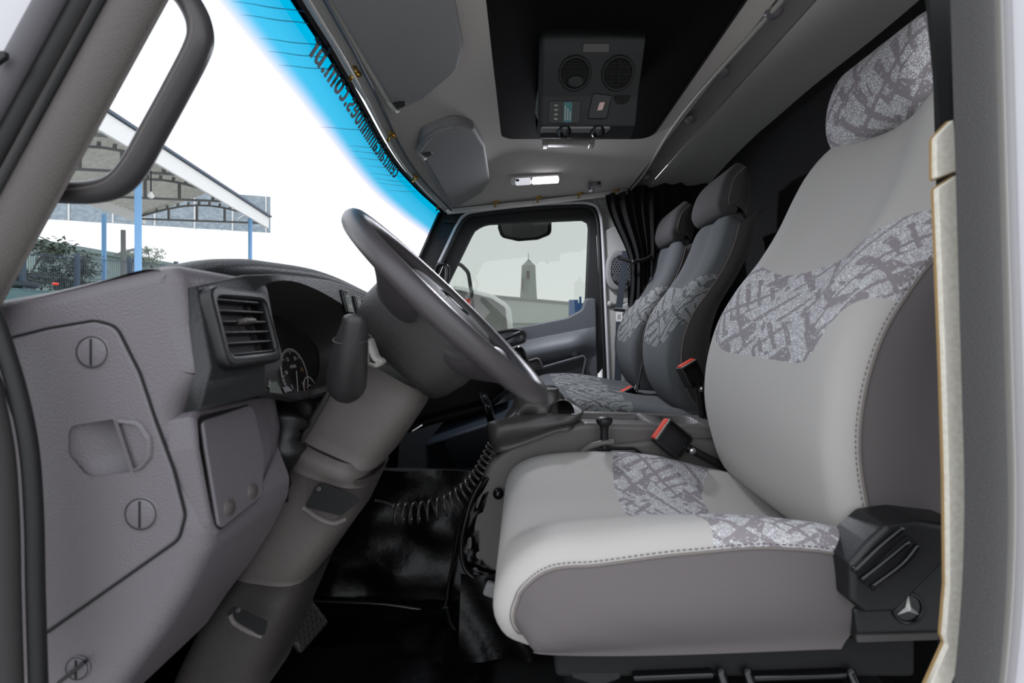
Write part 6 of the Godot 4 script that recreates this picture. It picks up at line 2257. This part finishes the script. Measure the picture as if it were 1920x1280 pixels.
func outside() -> void:
	var st := new_st(false)
	quad(st, Vector3(-150, -0.95, 60), Vector3(-150, -0.95, -150), Vector3(120, -0.95, -150), Vector3(120, -0.95, 60))
	var asphalt := mottled(mat(Color.WHITE, 0.9, "concrete"), ntex(0.1, 40, false, rgb(150, 149, 146), rgb(182, 180, 176), 512, true), 0.6)
	struct("ground", st, asphalt)
	var blue := mat(rgb(128, 178, 224), 0.5, "blue_paint")
	var navy := mat(rgb(58, 74, 92), 0.5, "navy_paint")
	var steel := mat(rgb(110, 112, 112), 0.6, "steel")
	var white := mat(rgb(226, 226, 224), 0.6, "white_fascia")
	# open-sided canopy with a corrugated gable roof
	var sheet := mottled(mat(Color.WHITE, 0.8, "corrugated_sheet"), ntex(0.02, 41, false, rgb(190, 190, 182), rgb(232, 232, 222), 512, true), 0.7)
	var can := thing("canopy", "open canopy with grey corrugated roof, white rake boards and blue posts", "canopy", Vector3(-9.0, -0.95, -12.0))
	# eaves run away from the lorry; the gable is 3.4 m wide
	var e0 := Vector3(-6.5, 3.94, -7.2)
	var away := Vector3(-1.4, 0.0, -7.8)
	var across := Vector3(-3.34, 0.0, 0.61)
	var ridge := across * 0.5 + Vector3(0, 0.80, 0)
	for k in 2:
		st = new_st()
		var foot: Vector3 = Vector3.ZERO if k == 0 else across
		grid(st, func(u, v): return e0 + foot + away * u + (ridge - foot) * v + Vector3(0, 0.028 * sin(TAU * u * 42.0), 0), 260, 2)
		part("roof_sheet", st, sheet, can)
		st = new_st(false)
		bar(st, e0 + foot + Vector3(0, -0.06, 0), e0 + foot + away + Vector3(0, -0.06, 0), 0.06, 0.34, 0.005)
		part("eaves_board", st, white, can)
		st = new_st(false)
		bar(st, e0 + foot + Vector3(0, 0.15, 0.2), e0 + foot + away * 1.01 + Vector3(0, 0.15, 0), 0.20, 0.06, 0.01)
		part("gutter", st, navy, can)
	st = new_st()
	rbox(st, Vector3(0.32, 0.5, 0.05), 0.01, Transform3D(Basis.IDENTITY, e0 + Vector3(-0.05, -0.05, 0.02)), 1)
	part("end_plate", st, white, can)
	for j in 4:
		var o: Vector3 = e0 + away * [0.10, 0.36, 0.64, 0.97][j]
		st = new_st(false)
		bar(st, o + Vector3(0, -0.12, 0), o + across + Vector3(0, -0.12, 0), 0.05, 0.05, 0.004)
		var last := o + Vector3(0, -0.05, 0)
		for i in 9:
			var t := (i + 1.0) / 9.0
			var up := 0.40 * sin(PI * t)
			var q := o + across * t
			var top := q + Vector3(0, up - 0.05, 0)
			bar(st, last, top, 0.05, 0.05, 0.004)
			if i % 2 == 0 and i < 8:
				bar(st, q + Vector3(0, -0.12, 0), top, 0.04, 0.06, 0.004)
			last = top
		for i in 12:
			var t := (i + 0.5) / 12.0
			bar(st, o + across * t + Vector3(0, 0.40 * sin(PI * t) - 0.03, 0), o + across * t + Vector3(0.02, 0.40 * sin(PI * t) + 0.06, 0), 0.05, 0.05, 0.004)
		part("roof_truss", st, steel, can)
	for q in [[Vector3(-6.7569, 3.9426, -8.5), 0.055], [Vector3(-7.7185, 3.9475, -13.7), 0.055], [Vector3(-12.29, 3.9564, -14.2), 0.062], [Vector3(-9.7, 3.9, -7.0), 0.06]]:
		st = new_st()
		var top: Vector3 = q[0]
		tube(st, [Vector3(top.x, -0.95, top.z), top], q[1], 10)
		part("post", st, blue, can)
	# shade cloth hung behind the canopy
	var cloth := mottled(mat(Color.WHITE, 0.9, "shade_cloth"), ntex(0.02, 42, false, rgb(122, 134, 144), rgb(172, 184, 190), 512, true), 0.5)
	var sc := thing("shade_cloth", "dark grey shade cloth stretched behind the canopy on thin white poles", "shade cloth", Vector3(-12.0, 3.0, -16.0))
	st = new_st()
	var a0 := Vector3(-20.4983, 5.0559, -16.6)
	var a1 := Vector3(-20.4983, 4.635, -16.6)
	var b0 := Vector3(-10.6161, 6.1205, -20.4)
	var b1 := Vector3(-10.6161, 4.5911, -20.4)
	a0.y = b0.y
	a1.y = b1.y
	grid(st, func(u, v): return a0.lerp(b0, u).lerp(a1.lerp(b1, u), v) + Vector3(0, 0, 0.03 * sin(u * 40.0)), 60, 6)
	part("sheet", st, cloth, sc)
	for k in 8:
		st = new_st(false)
		var u := 0.12 + k * 0.125
		if k == 7:
			u = 0.985
		bar(st, a0.lerp(b0, u) + Vector3(0, 0.02, 0.06), a1.lerp(b1, u) + Vector3(0, -0.04, 0.06), 0.04, 0.04, 0.004)
		part("batten", st, white, sc)
	st = new_st(false)
	bar(st, Vector3(-13.8302, 5.5622, -19.6), Vector3(-13.2251, 4.5897, -19.6), 0.03, 0.03, 0.003)
	bar(st, Vector3(-11.4223, 5.3307, -20.0), Vector3(-12.4587, 4.625, -20.0), 0.03, 0.03, 0.003)
	part("brace", st, white, sc)
	var bulb := thing("hanging_bulb", "bare light bulb hanging from its flex under the canopy", "light bulb", Vector3(-7.3773, 3.2932, -9.6))
	st = new_st()
	tube(st, [Vector3(-7.3773, 3.7695, -9.6), Vector3(-7.3773, 3.3355, -9.6)], 0.012, 6)
	part("flex", st, M.rubber, bulb)
	st = new_st()
	lathe(st, [Vector2(0.0, -0.06), Vector2(0.04, -0.04), Vector2(0.055, 0.0), Vector2(0.03, 0.05), Vector2(0.022, 0.08), Vector2(0.0, 0.085)], Transform3D(Basis.IDENTITY, Vector3(-7.3773, 3.272, -9.6)), 14)
	part("globe", st, M.white, bulb)
	# long shed beyond the fence
	var shed := thing("long_building", "long low grey-green industrial building beyond the fence", "building", Vector3(-34, -0.95, -45))
	st = new_st(false)
	rbox(st, Vector3(8, 7.2, 60), 0.02, Transform3D(Basis.IDENTITY, Vector3(-36.2, 2.65, -60.0)), 1)
	part("wall", st, mottled(mat(Color.WHITE, 0.8, "green_grey_wall"), ntex(0.02, 43, false, rgb(122, 140, 136), rgb(136, 152, 148), 256, true), 0.05), shed)
	st = new_st(false)
	rbox(st, Vector3(8.6, 0.35, 60.6), 0.02, Transform3D(Basis.IDENTITY, Vector3(-36.2, 6.25, -60.0)), 1)
	part("gutter", st, mat(rgb(108, 124, 122), 0.7, "gutter"), shed)
	# welded mesh fence
	var fence := thing("mesh_fence", "dark welded mesh fence with posts in front of the long building", "fence", Vector3(-9.0, -0.95, -10.0))
	var f0 := Vector3(-10.43, 2.0275, -8.6)
	var f1 := Vector3(-8.1698, 2.158, -11.4)
	f0.y = 2.15
	f1.y = 2.15
	st = new_st(false)
	for k in 110:
		var q := f0.lerp(f1, k / 109.0)
		bar(st, Vector3(q.x, -0.9, q.z), q, 0.007, 0.007, 0.001)
	for k in 7:
		bar(st, Vector3(f0.x, 2.10 - k * 0.42, f0.z), Vector3(f1.x, 2.10 - k * 0.42, f1.z), 0.009, 0.012, 0.001)
	part("mesh", st, navy, fence).set_meta("kind", "stuff")
	for t in [0.06, 0.30, 0.52, 0.76, 1.0]:
		var q := f0.lerp(f1, t)
		st = new_st(false)
		bar(st, Vector3(q.x, -0.95, q.z), q + Vector3(0, 0.06, 0), 0.07, 0.07, 0.004)
		part("post", st, navy, fence)
	# trees
	tree("gum_tree", "large dark gum tree behind the fence at the foot of the windscreen post", Vector3(-12.9548, 1.9404, -12.5), 1.25, 3600, rgb(74, 86, 74), 1)
	tree("gum_tree", "smaller dark gum tree between two fence posts", Vector3(-11.8964, 2.0186, -13.0), 0.85, 2600, rgb(74, 86, 74), 2)
	tree("gum_tree", "pale distant tree right of the thick blue post", Vector3(-30.6946, 6.0804, -40.0), 1.5, 2000, rgb(140, 150, 136), 3)
	# utility pole
	var pole := thing("utility_pole", "bare utility pole with cross arms between the blue posts", "utility pole", Vector3(-29.7685, 5.066, -36.0))
	st = new_st()
	tube(st, [Vector3(-29.6891, -0.95, -36), Vector3(-29.7288, 7.8047, -36.0)], 0.16, 8)
	part("mast", st, steel, pole)
	st = new_st(false)
	bar(st, Vector3(-30.4035, 5.9393, -36.0), Vector3(-28.7762, 6.4155, -36.0), 0.14, 0.14, 0.01)
	bar(st, Vector3(-29.3716, 6.2965, -36.0), Vector3(-28.4983, 6.4949, -36.0), 0.10, 0.10, 0.01)
	part("cross_arm", st, steel, pole)
	# parked lorry cab behind the dashboard edge
	var cab := thing("parked_lorry", "dark teal lorry cab parked behind the fence foot", "lorry", Vector3(-9.8456, 0.8047, -9.5))
	st = new_st()
	rbox(st, Vector3(1.15, 2.2, 1.2), 0.08, Transform3D(Basis.IDENTITY, Vector3(-9.75, 0.28, -9.2)), 3)
	part("cab", st, mat(rgb(60, 96, 100), 0.4, "teal_paint"), cab)
	st = new_st()
	rbox(st, Vector3(0.7, 0.5, 0.1), 0.04, Transform3D(Basis.IDENTITY, Vector3(-9.65, 0.95, -8.6)), 2)
	part("window", st, M.gloss, cab)
	st = new_st()
	rbox(st, Vector3(1.2, 0.12, 1.3), 0.05, Transform3D(Basis.IDENTITY, Vector3(-10.3, 1.5, -9.1)), 2)
	part("air_deflector", st, mat(rgb(46, 62, 66), 0.5, "dark_teal"), cab)
	st = new_st()
	rbox(st, Vector3(0.09, 0.05, 0.06), 0.02, Transform3D(Basis.IDENTITY, Vector3(-8.6924, 1.474, -9.0)), 2)
	part("marker_lamp", st, M.red, cab)
	# --- beyond the passenger window
	var tower := thing("church_tower", "tapering pale concrete tower with a small brown window beyond the passenger window", "tower", Vector3(0.7, -0.95, -60))
	var pale := mottled(mat(Color.WHITE, 0.9, "weathered_concrete"), ntex(0.03, 44, false, rgb(138, 148, 138), rgb(164, 170, 158), 256, true), 0.3)
	var rings := []
	for q in [[-0.95, 1.45], [5.5, 1.02], [8.1, 0.90]]:
		var ring := []
		for k in 6:
			var a := TAU * k / 6 + 0.35
			ring.append(Vector3(0.72 + cos(a) * q[1], q[0], -60 + sin(a) * q[1]))
		rings.append(ring)
	st = new_st(false)
	loft(st, rings)
	part("shaft", st, pale, tower)
	st = new_st(false)
	for k in 6:
		tri(st, rings[2][k], Vector3(0.72, 8.95, -60), rings[2][(k + 1) % 6])
	part("cap", st, pale, tower)
	st = new_st(false)
	rbox(st, Vector3(0.34, 0.95, 0.2), 0.01, Transform3D(Basis.IDENTITY, Vector3(0.6503, 6.8776, -58.98)), 1)
	part("window", st, mat(rgb(92, 56, 42), 0.7, "brown_window"), tower)
	st = new_st(false)
	rbox(st, Vector3(0.16, 1.5, 0.2), 0.01, Transform3D(Basis.IDENTITY, Vector3(0.0, 5.7696, -58.95)), 1)
	part("window", st, mat(rgb(120, 100, 88), 0.7, "side_window"), tower)
	st = new_st(false)
	bar(st, Vector3(0.72, 8.9, -60), Vector3(0.72, 9.7, -60), 0.06, 0.06, 0.01)
	part("rod", st, steel, tower)
	var ware := thing("warehouse", "long pale flat-roofed warehouse in front of the tower", "building", Vector3(1.0, -0.95, -32))
	var w0 := Vector3(-3.1753, 2.2612, -24.0)
	var w1 := Vector3(7.0562, 2.1994, -40.0)
	w1.y = w0.y
	st = new_st(false)
	var back := Vector3(-3.0, 0, -3.0)
	var wall_pts := [w0, w1, w1 + back, w0 + back]
	for k in 4:
		var a: Vector3 = wall_pts[k]
		var b: Vector3 = wall_pts[(k + 1) % 4]
		quad(st, a, b, Vector3(b.x, -0.95, b.z), Vector3(a.x, -0.95, a.z))
	quad(st, w0, w1, w1 + back, w0 + back)
	part("wall", st, mottled(mat(Color.WHITE, 0.8, "pale_wall"), ntex(0.01, 45, false, rgb(184, 192, 184), rgb(204, 210, 202), 256, true), 0.05), ware)
	st = new_st(false)
	bar(st, w0 + Vector3(0, 0.02, 0.05), w1 + Vector3(0, 0.02, 0.05), 0.1, 0.16, 0.01)
	bar(st, w0 + Vector3(0, -1.45, 0.05), w1 + Vector3(0, -1.45, 0.05), 0.1, 0.10, 0.01)
	part("roof_edge", st, mat(rgb(140, 146, 142), 0.7, "roof_edge"), ware)
	# white round-topped lorry body with a red name board
	var van := thing("parked_lorry", "white round-fronted lorry with a red name board beyond the far mirror", "lorry", Vector3(-1.6, -0.95, -14))
	st = new_st()
	slab(st, fillet([Vector2(-2.7784, 1.2402), Vector2(-1.9757, 1.8731), Vector2(-1.7288, 1.8268), Vector2(-0.849, 1.5953), Vector2(-0.3859, 1.2865), Vector2(-0.2778, 0.2369), Vector2(-0.2778, -0.6892), Vector2(-2.7784, -0.6892)], [0.05, 0.05, 0.1, 0.2, 0.3, 0.2, 0.0, 0.0]), 2.0, 0.12, face_door(16))
	part("body", st, M.white, van)
	st = new_st()
	slab(st, fillet([Vector2(-2.0654, 0.5459), Vector2(-2.0037, 1.5323), Vector2(-1.7571, 1.6556), Vector2(-1.5413, 1.4707), Vector2(-1.4643, 1.0083), Vector2(-1.4489, 0.5459)], 0.12), 0.05, 0.02, face_door(13.99))
	part("windscreen_arch", st, mat(rgb(120, 124, 122), 0.5, "grey_arch"), van)
	st = new_st(false)
	slab(st, rect(-2.0689, 1.1751, -1.4712, 1.4663), 0.05, 0.0, face_door(13.93))
	var board := part("name_board", st, mat(rgb(200, 62, 50), 0.5, "red_board"), van)
	part("board_lettering", lettering("SOS", 0.17, 0.02, "Droid Sans", true), M.white, board, Transform3D(Basis(Vector3(-1, 0, 0), Vector3(0, 1, 0), Vector3(0, 0, -1)), Vector3(-1.6656, 1.2348, -13.86)))
	var mach := thing("blue_machine", "blue steel frame with a post by the rear edge of the passenger window", "machine", Vector3(2.2051, 0.4795, -20.0))
	st = new_st(false)
	rbox(st, Vector3(0.36, 1.4, 0.4), 0.02, Transform3D(Basis.IDENTITY, Vector3(2.0948, 1.0528, -20.0)), 1)
	rbox(st, Vector3(0.30, 1.2, 0.3), 0.02, Transform3D(Basis.IDENTITY, Vector3(2.4035, 1.0087, -20.0)), 1)
	part("frame", st, mat(rgb(44, 92, 150), 0.5, "machine_blue"), mach)
	st = new_st(false)
	bar(st, Vector3(2.3934, -0.408, -20.1), Vector3(2.3934, 1.8967, -20.1), 0.09, 0.09, 0.01)
	part("post", st, mat(rgb(44, 92, 150), 0.5, "machine_blue"), mach)
	# mirrors on the passenger side
	var face := mat(rgb(120, 124, 122), 0.28, "mirror_reflection_grey", 0.4)  # satin grey stands in for the reflection the glass would show
	var k1 := thing("kerb_mirror", "rounded kerb mirror hanging outside the top of the passenger window", "mirror", Vector3(0.0073, 1.1609, -2.2))
	var tilt := looking(Vector3(0.0073, 1.1657, -2.2), Vector3(-0.05, -0.10, 1.0))
	var shape := fillet([Vector2(-0.118, 0.075), Vector2(0.124, 0.085), Vector2(0.124, -0.050), Vector2(0.06, -0.074), Vector2(-0.03, -0.080), Vector2(-0.108, -0.062), Vector2(-0.122, -0.02)], [0.01, 0.01, 0.03, 0.03, 0.03, 0.03, 0.02])
	st = new_st()
	slab(st, shape, 0.03, 0.008, tilt.translated_local(Vector3(0, 0, -0.03)))
	part("housing", st, M.black, k1)
	st = new_st()
	slab(st, shape.map(func(q): return q * 0.87), 0.001, 0.0, tilt.translated_local(Vector3(0, 0, 0.0005)))
	part("mirror_face", st, face, k1)
	st = new_st()
	tube(st, [Vector3(-0.049, 1.2189, -2.22), Vector3(-0.0612, 1.2874, -2.22)], 0.012, 8)
	part("bracket", st, M.black, k1)
	var k2 := thing("door_mirror", "tall grey-edged door mirror outside the front of the passenger window", "mirror", Vector3(-0.2853, 0.824, -2.25))
	shape = fillet([Vector2(-0.3523, 0.9828), Vector2(-0.2927, 0.9878), Vector2(-0.253, 0.9481), Vector2(-0.2332, 0.824), Vector2(-0.2282, 0.6256), Vector2(-0.3473, 0.6256)], [0.02, 0.04, 0.05, 0.1, 0.02, 0.02])
	st = new_st()
	var loop := []
	for q in shape:
		loop.append(Vector3(q.x, q.y, -2.25))
	tube(st, loop, 0.009, 8, false, true)
	part("frame", st, mat(rgb(96, 98, 98), 0.5, "mirror_frame"), k2)


func tree(called: String, label: String, at: Vector3, size: float, leaves: int, c: Color, sd: int) -> void:
	var o := thing(called, label, "tree", Vector3(at.x, -0.95, at.z))
	var g := RandomNumberGenerator.new()
	g.seed = sd
	var trunk := new_st()
	tube(trunk, smooth([Vector3(at.x, -0.95, at.z), Vector3(at.x + 0.1 * size, at.y - size * 0.7, at.z), at], 4), 0.06 * size, 7)
	var crown := new_st(false)
	var clumps := []
	for k in 13:
		var q := at + Vector3(g.randfn(0, 0.5), g.randfn(0, 0.36), g.randfn(0, 0.4)) * size
		clumps.append(q)
		tube(trunk, smooth([at - Vector3(0, size * 0.4, 0), at.lerp(q, 0.5) + Vector3(0, 0.05, 0), q], 3), 0.018 * size, 5)
	for k in leaves:
		var q: Vector3 = clumps[k % clumps.size()] + Vector3(g.randfn(0, 0.17), g.randfn(0, 0.10), g.randfn(0, 0.17)) * size
		var dir := Vector3(g.randfn(), g.randfn() * 0.5, g.randfn()).normalized() * 0.062 * size
		var w := dir.cross(Vector3(g.randfn(), 1, g.randfn())).normalized() * 0.026 * size
		tri(crown, q - dir, q + w, q + dir)
		tri(crown, q - dir, q + dir, q - w)
	part("trunk", trunk, mat(rgb(84, 78, 70), 0.9, "bark"), o)
	part("crown", crown, mat(c, 0.8, "leaf"), o).set_meta("kind", "stuff")
